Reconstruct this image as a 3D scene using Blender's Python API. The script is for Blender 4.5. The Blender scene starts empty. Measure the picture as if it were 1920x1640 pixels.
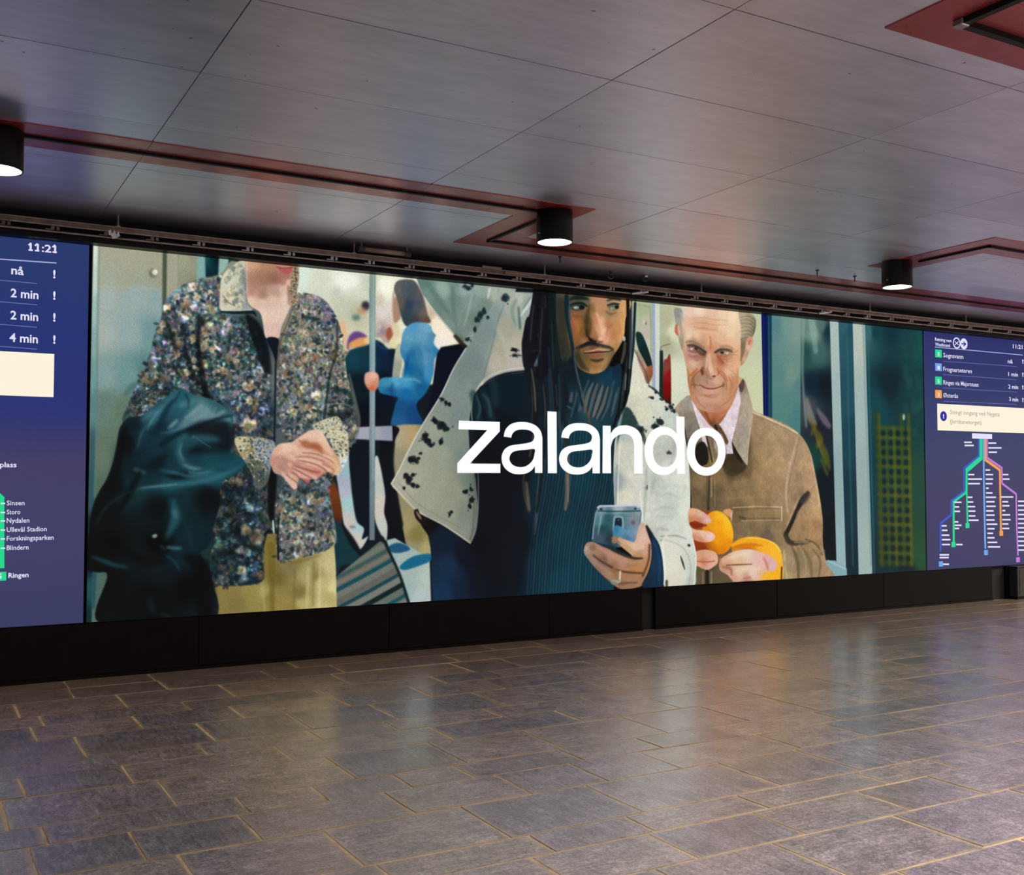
import bpy, bmesh, math, random
import numpy as np
from mathutils import Vector, Matrix
SC = bpy.context.scene; SCOL = SC.collection
random.seed(11)
# ================================================================ camera, world, lights, exposure
cam = bpy.data.cameras.new('camera'); cam_ob = bpy.data.objects.new('camera', cam); SCOL.objects.link(cam_ob)
cam_ob.location = (0, 0, 1.225); cam_ob.rotation_euler = (math.pi/2+0.040512, 0, -0.51447)
cam.sensor_width = 36; cam.lens = 1974.5/1920*36; cam.clip_end = 200; SC.camera = cam_ob
world = bpy.data.worlds.new('world'); SC.world = world; world.use_nodes = True
bg = world.node_tree.nodes['Background']; bg.inputs[0].default_value = (1.0, .94, .91, 1); bg.inputs[1].default_value = .35
def lamp(name, kind, loc, power, color, **kw):
    l = bpy.data.lights.new(name, kind); l.energy = power; l.color = color
    for k, v in kw.items(): setattr(l, k, v)
    o = bpy.data.objects.new(name, l); SCOL.objects.link(o); o.location = loc; return o
# added fill lights without fittings, out of view beside and behind the camera
lamp('fill_light', 'AREA', (7.2, 1.15, 2.86), 500, (1, .94, .92), shape='RECTANGLE', size=11, size_y=.7, spread=2.3)
lamp('fill_light', 'AREA', (4.5, -2.4, 2.86), 60, (1, .95, .92), shape='RECTANGLE', size=12, size_y=1.0, spread=2.6)
lamp('fill_light', 'AREA', (13.2, 4.0, 2.86), 520, (1, .90, .76), shape='RECTANGLE', size=3.5, size_y=2.4, spread=2.6)
vs = SC.view_settings; vs.view_transform = 'Standard'; vs.look = 'None'; vs.exposure = 0; vs.gamma = 1
try: vs.use_curve_mapping = False
except Exception: pass
# ---------------------------------------------------------------- the moving advert's picture, painted in code
import numpy as np, math
PX0, PX1, PZ0, PZ1, PS = 0.930, 8.606, 0.3465, 2.725, 350.0      # picture rectangle on the wall (metres), canvas px per metre
CW, CH = int((PX1-PX0)*PS), int((PZ1-PZ0)*PS)
CAM_F, CAM_YAW, CAM_PITCH, CAM_Z, WALL_Y = 1974.5, 0.51447, 0.040512, 1.225, 7.0
def wall_at(P):
    P = np.asarray(P, float); sy, cy, sp, cp = math.sin(CAM_YAW), math.cos(CAM_YAW), math.sin(CAM_PITCH), math.cos(CAM_PITCH)
    a, b = (P[..., 0]-960)/CAM_F, (P[..., 1]-820)/CAM_F
    f = np.array([sy*cp, cy*cp, sp]); r = np.array([cy, -sy, 0]); d = np.cross(f, r)
    v = f+a[..., None]*r+b[..., None]*d; t = WALL_Y/v[..., 1]
    return np.stack([v[..., 0]*t, CAM_Z+v[..., 2]*t], -1)
def uv(P):
    w = wall_at(P); return np.stack([(w[..., 0]-PX0)*PS, (PZ1-w[..., 1])*PS], -1)
cv = np.zeros((CH, CW, 3), np.float32)
rs = np.random.RandomState(7)
def pts(s):
    if isinstance(s, str): return np.array([[float(c) for c in q.split(',')] for q in s.split()])
    return np.array(s, float)
def spline(P, closed, n=6):
    if len(P) < 3: return P
    Q = np.vstack([P[-1], P, P[0], P[1]]) if closed else np.vstack([2*P[0]-P[1], P, 2*P[-1]-P[-2]])
    out = []; t = (np.arange(n)/n)[:, None]
    for i in range(1, len(Q)-2):
        a, b, c, d = Q[i-1], Q[i], Q[i+1], Q[i+2]
        out.append(.5*(2*b+(c-a)*t+(2*a-5*b+4*c-d)*t*t+(3*b-a-3*c+d)*t**3))
    if not closed: out.append(P[-1:])
    return np.vstack(out)
def gauss(m, s):
    if s < .3: return m
    r = int(3*s+1); k = np.exp(-.5*(np.arange(-r, r+1)/s)**2); k = (k/k.sum()).astype(np.float32)
    for ax in (0, 1):
        p = np.pad(m, [(r, r) if a == ax else (0, 0) for a in (0, 1)], mode='edge'); o = np.zeros_like(m)
        for i, w in enumerate(k): o += w*(p[i:i+m.shape[0]] if ax == 0 else p[:, i:i+m.shape[1]])
        m = o
    return m
def raster(C, feather):
    """canvas-space polygon -> (mask, x0, y0); anti-aliased, nonzero winding"""
    pad = int(3*feather+3)
    x0, y0 = np.floor(C.min(0)).astype(int)-pad; x1, y1 = np.ceil(C.max(0)).astype(int)+pad
    x0, y0, x1, y1 = max(x0, -pad), max(y0, -pad), min(x1, CW+pad), min(y1, CH+pad)
    if x1 <= x0 or y1 <= y0: return None
    W, H, SS = x1-x0, y1-y0, 4
    acc = np.zeros((H*SS, W+2), np.float32); A = C; B = np.roll(C, -1, 0)
    for (ax, ay), (bx, by) in zip(A, B):
        if ay == by: continue
        s = 1.
        if ay > by: ax, ay, bx, by, s = bx, by, ax, ay, -1.
        j0 = max(0, math.ceil((ay-y0)*SS-.5)); j1 = min(H*SS-1, math.ceil((by-y0)*SS-.5)-1)
        if j1 < j0: continue
        j = np.arange(j0, j1+1); yy = y0+(j+.5)/SS
        xx = np.clip(ax+(yy-ay)*(bx-ax)/(by-ay)-x0, 0, W); i = xx.astype(int); fr = xx-i
        acc[j, i] += s*(1-fr); acc[j, np.minimum(i+1, W+1)] += s*fr
    m = np.clip(np.abs(np.cumsum(acc, 1)[:, :W]), 0, 1).reshape(H, SS, W).mean(1)
    return gauss(m, feather), x0, y0
def col(c):
    return np.array(c, np.float32) if not isinstance(c, str) else np.array([int(c[i:i+2], 16) for i in (0, 2, 4)], np.float32)
def field(cols, X, Y, p=2.2):
    """smooth colour field through hand-sampled colours: 'x,y,rrggbb ...'"""
    if isinstance(cols, str):
        q = [s.split(',') for s in cols.split()]
        P = uv(np.array([[float(a), float(b)] for a, b, _ in q])); K = np.array([col(c) for _, _, c in q])
    else: P = uv(np.array([c[:2] for c in cols], float)); K = np.array([c[2] for c in cols], np.float32)
    num = 0; den = 0
    for (px, py), k in zip(P, K):
        w = ((X-px)**2+(Y-py)**2+36)**(-p*.8); num = num+w[..., None]*k; den = den+w
    return num/den[..., None]
def blend(m, x0, y0, c, alpha=1., mult=False):
    H, W = m.shape; a0, b0 = max(0, x0), max(0, y0); a1, b1 = min(CW, x0+W), min(CH, y0+H)
    if a1 <= a0 or b1 <= b0: return
    M = (m[b0-y0:b1-y0, a0-x0:a1-x0]*alpha)[..., None]; T = cv[b0:b1, a0:a1]
    if isinstance(c, str) and ',' in c or isinstance(c, list):
        Y, X = np.mgrid[b0:b1:3, a0:a1:3].astype(np.float32); F = field(c, X, Y)
        F = np.repeat(np.repeat(F, 3, 0), 3, 1)[:b1-b0, :a1-a0].astype(np.float32)
        if F.shape[0] > 6 and F.shape[1] > 6: F = np.dstack([gauss(np.ascontiguousarray(F[..., i]), 1.5) for i in range(3)])
    else: F = col(c)
    if mult: F = T*(F/255.)
    T += (F-T)*M
def poly(s, c, f=.8, sm=True, a=1., mult=False):
    P = pts(s); P = spline(P, True) if sm else P
    r = raster(uv(P), f)
    if r: blend(r[0], r[1], r[2], c, a, mult)
    return r
def stroke(s, w, c, f=.7, a=1., sm=True, mult=False):
    """w: one width or one per point (photo px)"""
    P = pts(s); n = len(P); w = np.full(n, float(w)) if np.isscalar(w) else np.array(w, float)
    if sm and n > 2:
        Q = spline(np.hstack([P, w[:, None]]), False); P, w = Q[:, :2], np.maximum(Q[:, 2], .2)
    T = np.gradient(P, axis=0) if len(P) > 1 else np.array([[1, 0.]]); T /= np.linalg.norm(T, axis=1)[:, None]+1e-9
    N = np.stack([-T[:, 1], T[:, 0]], 1)*w[:, None]/2
    cap0 = [P[0]-T[0]*w[0]*.4]; cap1 = [P[-1]+T[-1]*w[-1]*.4]
    r = raster(uv(np.vstack([cap0, P+N, cap1, (P-N)[::-1]])), f)
    if r: blend(r[0], r[1], r[2], c, a, mult)
def blob(x, y, rx, ry, c, f=1.5, a=1., rot=0., mult=False):
    t = np.linspace(0, 2*np.pi, 20)[:-1]; e = np.stack([rx*np.cos(t), ry*np.sin(t)], 1)
    ca, sa = math.cos(rot), math.sin(rot)
    r = raster(uv(np.array([x, y])+e@np.array([[ca, sa], [-sa, ca]])), f)
    if r: blend(r[0], r[1], r[2], c, a, mult)
def inside(P, x, y):
    w = False
    for (ax, ay), (bx, by) in zip(P, np.roll(P, -1, 0)):
        if (ay > y) != (by > y) and x < (bx-ax)*(y-ay)/(by-ay)+ax: w = not w
    return w
def near(cols, x, y):
    d = [(c[0]-x)**2+(c[1]-y)**2 for c in cols]; return cols[int(np.argmin(d))]
def dab(x, y, r, c, a=1., asp=1., rot=0.):
    u, v = uv(np.array([x, y], float)); r = r*PS*.0032; R = int(r*max(asp, 1)*1.7+2)
    a0, b0, a1, b1 = max(0, int(u)-R), max(0, int(v)-R), min(CW, int(u)+R+1), min(CH, int(v)+R+1)
    if a1 <= a0 or b1 <= b0: return
    Y, X = np.mgrid[b0:b1, a0:a1].astype(np.float32); X -= u; Y -= v
    ca, sa = math.cos(rot), math.sin(rot); A = (X*ca+Y*sa)/(r*asp); B = (-X*sa+Y*ca)/r
    m = np.clip((1.25-np.sqrt(A*A+B*B))*2, 0, 1)[..., None]*a
    T = cv[b0:b1, a0:a1]; T += (col(c)-T)*m
def clipped(P, f, fn, sm=True):
    """run fn, then keep what it painted only inside the outline P"""
    global cv
    old = cv.copy(); fn(); Q = pts(P); r = raster(uv(spline(Q, True) if sm else Q), f)
    M = np.zeros((CH, CW, 1), np.float32); m, x0, y0 = r
    a0, b0 = max(0, x0), max(0, y0); a1, b1 = min(CW, x0+m.shape[1]), min(CH, y0+m.shape[0])
    M[b0:b1, a0:a1, 0] = m[b0-y0:b1-y0, a0-x0:a1-x0]; cv = old+(cv-old)*M
def flowers(P, n, pal, size=(2., 4.5), big=0, bigpal=('d2cba8',), dark='0c222a'):
    Q = pts(P); lo, hi = Q.min(0), Q.max(0)
    def go():
        for i in range(int(n*3.6)):
            x, y = lo+(hi-lo)*rs.rand(2)
            if not inside(Q, x, y): continue
            c = col(pal[rs.randint(len(pal))])*(.72+.45*rs.rand()); r = size[0]*.62+(size[1]-size[0])*.75*rs.rand()**2
            k = rs.rand()
            if k < .5: dab(x, y, r, c, .85, 1+rs.rand(), rs.rand()*3.1)
            elif k < .62:
                for j in range(5):
                    t = j*1.257+i; dab(x+r*.9*math.cos(t), y+r*.9*math.sin(t), r*.7, c*(.8+.4*rs.rand()), .8)
                dab(x, y, r*.4, col('6b4a2c') if rs.rand() < .4 else c*.6, .7)
            else: dab(x, y, r*.95, col(dark)*(.6+1.3*rs.rand()), .62, 1+1.5*rs.rand(), rs.rand()*3.1)
        for i in range(big):
            x, y = lo+(hi-lo)*rs.rand(2)
            if inside(Q, x, y): rose(x, y, 7+4*rs.rand(), bigpal[rs.randint(len(bigpal))])
    clipped(P, .8, go)
def rose(x, y, r, c, core='7d6440'):
    c = col(c)
    for j in range(6):
        t = j*1.047+x+rs.rand(); dab(x+r*.55*math.cos(t), y+r*.6*math.sin(t), r*.55, np.clip(c*(.7+.42*rs.rand()), 0, 255), .8)
    dab(x, y, r*.5, c*.8, .8); dab(x+.2*r, y+.1*r, r*.28, col(core), .75); dab(x-.25*r, y-.2*r, r*.22, np.clip(c*1.1, 0, 255), .8)

def mottle(P, s, amp, tint=.25):
    """blotchy light and dark, like a woven tapestry"""
    def go():
        global cv
        k = max(1, int(s*PS*.0032)); h, w = CH//k+2, CW//k+2
        a = rs.randn(h, w).astype(np.float32); t = rs.randn(h, w, 3).astype(np.float32)*tint
        z = (np.kron(a, np.ones((k, k), np.float32))[:CH, :CW]); z = gauss(z, k*.55)
        q = np.dstack([gauss(np.kron(t[..., i], np.ones((k, k), np.float32))[:CH, :CW], k*.55) for i in range(3)])
        cv = np.clip(cv*np.exp(amp*(z[..., None]+q)*1.6), 0, 235)
    clipped(P, .8, go)
# ---- train interior behind the people, left to right
poly('150,400 1000,480 1000,1200 150,1200', '0a141c', 0, False)
poly('160,440 325,440 325,1180 160,1180', '180,460,a5a48d 240,480,a4a38b 300,480,a2a28a 300,520,9b9c86 240,525,9da08c 185,530,a3a794 190,548,a0b0aa 250,550,95aaa9 300,560,8ba3a4 190,620,a1aea6 240,620,8fa5a4 285,620,6f9193 190,700,7f9a98 240,700,6d918f 270,690,55807f 190,760,627c72 230,770,5e7664 190,850,5f7361 215,850,556b5a 190,930,4f6658 200,960,3c5650', 0, False)
poly('183,534 306,540 306,541 183,536', 'b4bcb2', 1, False, .4)
poly('172,440 184,440 180,760 170,1180 160,1180', '178,460,d9e0d0 178,520,c3d0c4 177,580,9dbab0 176,640,85a59e 175,700,6f9694 174,760,5a7f82 173,840,35575d 170,920,2c5158 168,1000,06222a 168,1060,0a2226 166,1100,1c4a50 164,1160,0a2a2c', .8, False)
stroke('184,455 182,600 180,760 176,930', 4, '5c7a72', 1.2, .55); stroke('186,1060 182,1130', [16, 3], '47625c', 1.5); stroke('176,1065 174,1140', [7, 5], '1d4c56', 1.5)
stroke('173,455 168,700 162,1000 160,1175', 1.6, '0d2a3a', .5)
poly('304,455 313,455 311,600 303,600', '4b5040', 1.4, False); poly('313,455 334,455 334,600 311,600', 'a09f8b', 1.2, False)
poly('334,455 371,460 371,560 330,600', '340,480,9b9c84 365,480,8f927c 340,540,8f9079 360,540,85886f', 1, False)
poly('369,455 384,460 386,560 368,560', '7fa8a4', 1.8, False); poly('384,455 414,460 412,540 386,530', '386,480,0f5a58 394,480,04202c 410,480,041019 400,520,04222c', 1.2, False)
poly('411,455 434,470 420,520 408,520', '8fb3a8', 1.4, False); poly('428,470 446,480 440,500 428,505', '0a3d3a', 1.3, False)
blob(286, 511, 8, 8.5, '6d6f5e', 2); blob(289.5, 509, 5.6, 5.8, 'd5d7c4', 1.3); blob(291, 507.5, 2.4, 2.6, 'f0f0e4', .8)
# bright middle of the car
poly('540,480 905,520 905,720 560,720', '560,510,d8e6da 600,520,d3d9c4 640,525,e9eadc 665,530,d3dac6 690,530,c6cdb8 720,540,f2f3da 600,560,cfd4c0 640,570,c3c7b0 665,585,b8bb9f 720,580,d9d3c4 640,620,cfcdb4 625,640,d8b28c 700,640,d2cdb0 850,600,d9d6c2 850,660,e8dfd0 760,600,dfdcc0', 2, False)
blob(652, 525, 22, 14, 'f4f4ea', 6, .8); blob(630, 545, 8, 10, 'aebfae', 5, .6); blob(726, 533, 16, 16, 'f6f5e0', 5, .9)
blob(710, 560, 10, 14, 'c0a99c', 5, .5); blob(685, 572, 8, 9, '33283a', 3); blob(678, 582, 9, 6, 'b87c58', 4, .7); blob(667, 594, 8, 6, '4c6f68', 3, .8)
blob(640, 625, 10, 26, 'e0a877', 5, .7); blob(634, 650, 8, 14, 'd89a68', 4, .6)
poly('650,645 655,628 668,620 684,626 686,634 660,642 652,655', '65417f', 2.2); poly('655,642 672,633 690,632 694,644 676,650 655,650', 'dd9a5c', 2.2); blob(690, 638, 7, 7, 'e5d2a8', 3, .8)
poly('660,795 735,795 735,830 660,830', '0b1626', 1, False)
poly('650,662 664,652 690,645 702,636 716,642 728,653 748,652 742,690 738,760 740,800 650,800 640,700', '660,670,0c3a48 690,670,07303e 720,665,05203c 735,665,051628 670,720,04161e 720,720,030c1e 690,780,020a12', 2)
stroke('703,640 714,650 726,655', 3, '1c4a6a', 2, .7)
poly('697,592 704,580 718,578 730,588 738,606 738,624 732,638 722,642 712,632 702,630 697,615', '700,590,cfc6bc 716,586,dcd3cc 730,600,d0c4ba 708,612,c4b2aa 716,618,8f8088 726,612,c8a89c 728,630,a8705c 720,634,b6a4a0', 1.6)
poly('724,617 732,613 734,628 729,636 724,630', '9c5540', 1.6)
poly('734,608 752,600 762,610 760,628 750,650 736,652 730,640 738,625', '740,615,d8caa0 755,612,e4e6cc 748,640,e6dfb4 738,645,ded2a6', 1.6)
poly('742,650 752,644 756,660 745,720 735,722 735,700', '748,655,b6b7a0 745,690,9a9c8a 740,715,8f9485', 1.4)
# woman in the blue cardigan holding the pole
poly('736,545 741,560 742,590 741,602 737,598 734,575', 'c7a394', 1.6); poly('738,560 746,558 752,590 742,604 737,598', 'a5846c', 2)
poly('742,528 754,523 774,524 784,535 792,552 797,570 802,590 808,602 796,606 782,606 768,612 757,606 750,585 744,560 738,542', '745,540,62605c 756,540,4a555c 770,545,444e58 785,550,54545a 750,565,5d5450 765,570,263d50 780,575,484e5a 795,585,6a5c54 760,595,2c4048 775,600,3a3c40 800,598,5a483c', 1.6)
stroke('784,530 793,552 800,580 808,602', 3, '7a6a58', 1.6, .5)
poly('752,640 757,618 775,604 800,605 812,616 820,630 823,650 822,662 815,672 812,700 804,725 795,740 780,760 792,800 735,806 740,760 745,745 728,740 712,735 708,720 715,708 735,706 755,705 758,680 750,660', '770,612,4f95be 800,612,6ea4c0 812,630,4a86a8 822,655,2578a6 765,630,5f9cba 790,628,6298b4 762,650,4a8cae 770,660,1a6698 768,690,0d5e94 785,660,38789c 800,670,4c88a8 800,700,3a86b2 785,700,24688c 760,715,3f93bc 740,712,55a2c4 725,715,3b8cae 730,730,155a8c 760,735,12639a 790,725,0c5c8a 750,760,0e4b7c 770,770,0b4274 745,790,1a5684 785,790,0a3d70', 1.4)
stroke('766,665 760,690 755,704', [3, 8, 4], '084a80', 2.5, .7); stroke('752,712 775,710 788,716', [4, 5, 3], '74a8c2', 2, .6); stroke('782,688 790,700 797,725', [2, 5, 2], '0b5a86', 2, .5)
stroke('788,640 797,670 800,700', [4, 7, 4], '5f97c8', 3, .5); stroke('736,716 733,735 745,745', [3, 5, 3], '07437e', 2, .6)
poly('813,642 822,620 838,618 848,645 858,655 842,660 836,650 830,648 826,656', 'f0e6da', 2); poly('800,575 803,570 850,618 858,652 840,658 838,640 812,622 808,602', '806,590,c9b49a 815,600,f3e7d0 830,625,f6ead8 845,645,efe7cf 820,615,f4e6d2', 1.2)
# pole, trousers, floor
poly('735,800 798,797 805,820 800,860 790,900 798,950 802,1000 808,1040 790,1048 770,1040 758,1010 745,960 736,900 732,840', '745,815,ac9f80 775,815,b09a6c 795,815,7b7048 745,860,8f8a70 770,880,8a7c5c 745,930,8d8566 760,980,9c9264 785,960,8d8666 780,1000,7f7440 800,1030,a89c6a 770,1030,8f8a70', 1.5)
poly('650,798 742,798 740,825 735,860 742,920 752,975 757,1020 730,1018 718,960 712,880 706,820 660,830', '02060f', 1.5)
poly('655,830 690,830 692,1010 676,1005 668,960 660,900 652,870', '020c18', 1.5)
poly('627,860 650,840 655,880 660,930 668,975 682,990 678,1010 690,1005 672,1030 650,1000 640,960 633,910', '640,870,a8b0b8 650,880,8fb4b8 642,920,adb0be 655,940,9fc4c4 650,975,c2bcb4 670,985,a2c2c0 665,1010,c9c0b8 640,900,a4a8b8', 1.4)
blob(660, 987, 6, 3, '98706c', 1.5, .8)
poly('697,870 706,853 712,870 718,900 722,930 720,960 726,985 724,1012 716,1005 706,985 700,960 696,920', '704,880,c4c5bd 712,900,b4bdb4 710,950,c8c0b4 720,985,c0c4b8 718,1005,b4b8b4', 1.4)
poly('612,880 622,890 633,920 640,955 638,985 624,988 620,950 614,915', '618,895,4b3020 628,920,6d3410 634,960,5c2c0c 628,980,3a2014', 1.6)
poly('620,985 640,985 655,1005 680,1040 690,1060 640,1060 624,1100', '0a3038', 1.6); stroke('642,985 660,1015 680,1045', [5, 12, 4], '060d10', 2)
poly('735,797 660,800 660,822 736,826', '670,805,a2a4b0 700,812,9ba0aa 730,812,8f94a4', 1.2, False)
poly('724,1012 740,1008 805,1046 808,1135 768,1138 745,1085', '745,1030,9cb0ae 770,1070,9fb0aa 800,1080,b0bcb4 790,1120,aebdbc 760,1100,9cb0ae', 1.2, False)
poly('728,1024 745,1017 762,1022 768,1030 748,1036 732,1034', '1a4f70', 1.5); poly('750,1060 775,1042 808,1038 808,1050 780,1062 756,1068', '0d6080', 1.5)
# striped cloth bag
def bag():
    poly('600,1040 750,1000 800,1145 600,1160', '56655f', 0, False)
    for k, (c, w) in enumerate([('6e7266', 9), ('35504e', 6), ('7a6e62', 7), ('0c4450', 7), ('6f716a', 10), ('6a5a52', 4), ('123a42', 6), ('76776e', 11), ('061a1c', 9), ('5f6a62', 9), ('0c4a50', 6), ('72756c', 9), ('0a2c30', 6), ('666e66', 9)]):
        y = 1045+k*11.5; stroke([(600, y+42), (680, y), (790, y-62)], w, c, 1.2, .95)
clipped('635,1076 672,1046 712,1014 722,1018 738,1055 755,1095 770,1138 625,1150 622,1090', 1.3, bag, False)
stroke('716,1006 730,1035 750,1080 768,1136', 5, '05161a', 1.5)
poly('692,500 704,500 702,1012 692,1012', '697,520,86948e 697,560,7f9a94 697,620,8aa89e 697,660,7f9aa0 697,720,7d98a0 697,800,7f9297 697,900,6b8085 697,1000,64757c', 1, False); stroke('700,505 699,900', 2, 'b9ccc8', .8, .4); stroke('693,540 693,1000', 1.5, '5c5c72', .8, .5)
poly('684,700 692,696 704,697 710,705 709,722 702,732 691,730 683,716', '688,705,dba48c 698,702,e3b29c 705,715,c98c70 695,725,c8644c 690,715,d69a80', 1.6)
# ---- right end: yellow-lit doorway, blue post, windows with curtains and a plaid coat reflected
poly('1185,540 1450,560 1450,800 1185,760', '1200,590,b3b89c 1215,640,bcc0a8 1225,600,a7b08f 1248,600,b2b292 1248,640,aaab8d 1262,620,d3d7b8 1265,700,d6dbc2 1425,620,bfc6a6 1425,720,c8cda6', 1, False)
poly('1195,567 1217,569 1220,580 1220,640 1200,625', '1200,580,a3b08a 1210,600,b5b79c 1210,625,bcb5a4', .8, False); stroke('1196,571 1214,573 1219,580 1221,660', 2.2, '8c9c74', .8, .8); blob(1211, 605, 2, 3, '6d6a60', 1, .8); blob(1207, 603, 3, 3, 'd8cac6', 1, .7)
poly('1222,560 1229,560 1231,735 1223,735', '9aa6ba', .9, False); poly('1228,560 1237,560 1237,740 1229,740', 'cfd4c9', .9, False)
poly('1237,656 1243,656 1246,750 1236,745', '0a2726', 1.2, False); stroke('1238,655 1242,648 1257,644', 1.6, '6a705c', .7)
poly('1244,680 1250,672 1257,668 1258,755 1252,760 1243,740', '1248,690,7c4038 1254,700,8c0c08 1250,730,720604 1256,745,5c0204', 1.1)
poly('1427,560 1441,560 1441,800 1432,800', '00104e', .9, False); stroke('1430,575 1436,780', 2, '1a2f7a', 1, .5); poly('1439,560 1449,560 1451,800 1441,800', '06384a', 1, False); stroke('1441,590 1444,780', 1.5, '2c6680', .8, .6)
poly('1447,560 1512,560 1512,1100 1449,1100', '1455,610,557f82 1475,610,6f9088 1495,610,7c958c 1460,700,56827c 1485,700,6c8c82 1500,720,517e7c 1470,760,4e8078 1500,790,45787a', 1, False)
poly('1502,560 1560,560 1582,1100 1500,1100', '1510,610,63827a 1525,620,7b978c 1540,610,4c6d68 1552,620,0a2a34 1510,660,1f4844 1530,660,39615c 1525,720,042030 1545,720,02141c 1515,760,3a4248 1540,800,161c28 1520,860,0a3a34 1545,900,02121c 1550,1000,020a14 1530,1060,041420 1570,1040,030d16', 1.6, False)
stroke('1507,590 1505,700 1512,800', [6, 5, 4], '8ca69a', 2, .5); stroke('1522,595 1530,660', [14, 8], '8ba49a', 3, .55)
stroke('1512,745 1520,780 1530,795', [5, 14, 6], '8a8584', 4, .7); stroke('1532,765 1545,785 1556,800', [4, 12, 8], '8e7f8c', 4, .6)
for s_, w_ in (('1517,780 1526,800 1522,815', [4, 9, 5]), ('1526,800 1538,822 1532,838', [5, 12, 6]), ('1536,825 1548,850 1556,880', [8, 11, 5]), ('1540,860 1552,890', [5, 6])): stroke(s_, w_, (112, 100, 20), 4, .6)
stroke('1528,812 1540,846 1550,872', [3, 4, 3], (150, 132, 30), 3, .4)
poly('1555,560 1572,560 1590,1110 1570,1110', '1562,620,a8bab4 1565,760,9cb2b0 1572,900,8ca6a8 1580,1060,8fb0b2', .9, False)
poly('1571,560 1599,560 1614,1110 1588,1110', '1580,610,2d5a68 1592,620,1c4a58 1585,760,1d4a55 1600,800,123f4a 1595,950,0d2e3c 1604,1060,08252f', .9, False); stroke('1588,600 1592,800 1600,1060', 4, '2f6670', 2, .4)
poly('1548,1050 1566,1050 1588,1065 1590,1110 1545,1100', '7fa6ae', 1, False); stroke('1552,1050 1585,1066', 3, 'a8c6c8', 1, .7)
poly('1598,560 1621,560 1638,1110 1611,1110', '1608,615,b4beb2 1612,760,9fb2ae 1618,900,98a8a8 1626,1060,9cb0ae', .9, False); stroke('1619,600 1624,760 1634,1060', 5, '7f9c9c', 1.5, .7)
poly('1621,560 1745,560 1745,1110 1637,1110', '1628,620,3c6a6c 1640,620,0a3a42 1670,620,062e38 1700,640,0d3c3e 1725,640,0c4242 1640,760,0a4048 1670,720,03202a 1700,740,0a3438 1728,760,0d3c3c 1640,900,08363e 1670,1060,05282c 1700,1080,061c22 1728,900,1a4436 1728,1040,1c4a2c', 1, False)
stroke('1627,600 1631,760 1640,1080', 4, '2b6272', 1.6, .5)
for j in range(15):
    y = 800+j*18; stroke([(1644+j*.4, y), (1706+j*.3, y+4)], 7, ('5c5a0c', '6c640a', '4a4c0c')[j % 3], 3.5, .55)
for i in range(5): stroke([(1648+i*14, 775+(25 if 0 < i < 3 else 0)), (1654+i*14, 1060)], 6.5, ('6a6008', '4c5008')[i % 2], 3, .5)
for i in range(4):
    for j in range(14): blob(1656+i*14+j*.4, 812+j*18, 4.2, 5.5, '061a18', 2.6, .75)
stroke('1641,770 1650,900 1655,1060', 10, '2d3c14', 5, .5); blob(1695, 781, 2.6, 6, 'b8ccc0', 1.4, .9); stroke('1697,788 1699,830', 2, '0a2c2c', 1, .7)
for i in range(40): blob(1695+35*rs.rand(), 620+200*rs.rand(), 3+4*rs.rand(), 4+9*rs.rand(), '1f524c', 4, .25)

# ---- person in the floral jacket
TRO = '398,1096 480,1080 500,1000 520,1000 525,1050 600,1030 626,1018 629,1060 631,1142 500,1154 404,1160'
poly(TRO, '410,1115,857540 440,1130,7d6f40 470,1110,8f8046 492,1110,a2925a 500,1020,7a6b34 515,1080,6f5f2c 500,1120,86773c 540,1060,7d7148 560,1110,7b6c3a 545,1140,8c7a40 575,1080,a59a66 565,1130,b0a468 590,1080,8a7c48 598,1090,bdaf78 620,1060,c6b884 615,1120,b3a468 625,1100,d2c890 604,1140,c0b27a', .9, False)
for s, w, c, a in (('577,1062 575,1140', [5, 8], 'c0b47c', .6), ('600,1050 597,1140', [3, 6], 'd6cb98', .6), ('588,1050 586,1135', [5, 4], '7a6a38', .5), ('508,1020 510,1150', [14, 8], '69581e', .6), ('552,1065 550,1140', [4, 4], '6b5c2c', .5), ('491,1098 496,1150', [4, 4], 'b3a56e', .6), ('540,1056 560,1052 600,1040', [4, 6, 3], '6c5c22', .5)): stroke(s, w, c, 2, a)
JACK = '413,512 380,520 348,530 324,545 308,566 300,600 288,630 280,662 268,692 252,726 238,760 232,800 300,900 392,1072 394,1092 430,1098 490,1090 492,1050 494,1000 520,990 520,1048 560,1046 600,1036 627,1020 630,1000 620,940 615,900 640,850 662,830 668,790 664,750 650,700 645,655 636,610 620,575 600,556 575,548 556,545 553,500 545,500 450,490 430,490'
poly(JACK, '430,500,8d8a78 330,550,596a74 420,560,5a6b70 300,640,40555a 350,650,23343a 400,640,3e5054 440,650,3a4f50 470,640,1c363a 350,700,1f2c30 440,720,2b3f46 480,760,2a3c4a 570,560,8a8a84 610,580,6d6c7c 560,620,8a8a74 600,640,757a78 560,680,83806a 540,720,6d7478 600,700,787468 640,680,737768 620,730,55605e 580,750,5c6668 650,760,4a5254 560,800,525a60 440,830,50504c 470,900,18262c 430,950,0f1f26 440,1000,12262a 420,1060,17302f 470,1060,10222a 560,920,3b4a4c 560,980,7d7b70 600,930,5a6a74 600,1000,70706a 545,1030,5e5e54', .9)
PALB = ['b7b49c', '8c92a4', '6f83a0', 'c4bb98', 'a3a08a', '5f7f8c', '8f7f94', 'b09a8c', '7f9478', '42606c', 'd0c8ac', '9a8874']
PALD = ['54646c', '2c4654', '6a6c68', '3a5a58', '1c3440', '4a4c60', '7c7a68', '284038']
L1 = '414,515 348,530 324,545 308,566 300,600 288,640 275,690 300,720 360,730 440,760 500,760 505,690 470,600 415,585'
flowers(L1, 760, PALB, (1.8, 4.2), 6, ('b8ac90', 'a89890', 'bfb08c'))
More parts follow.
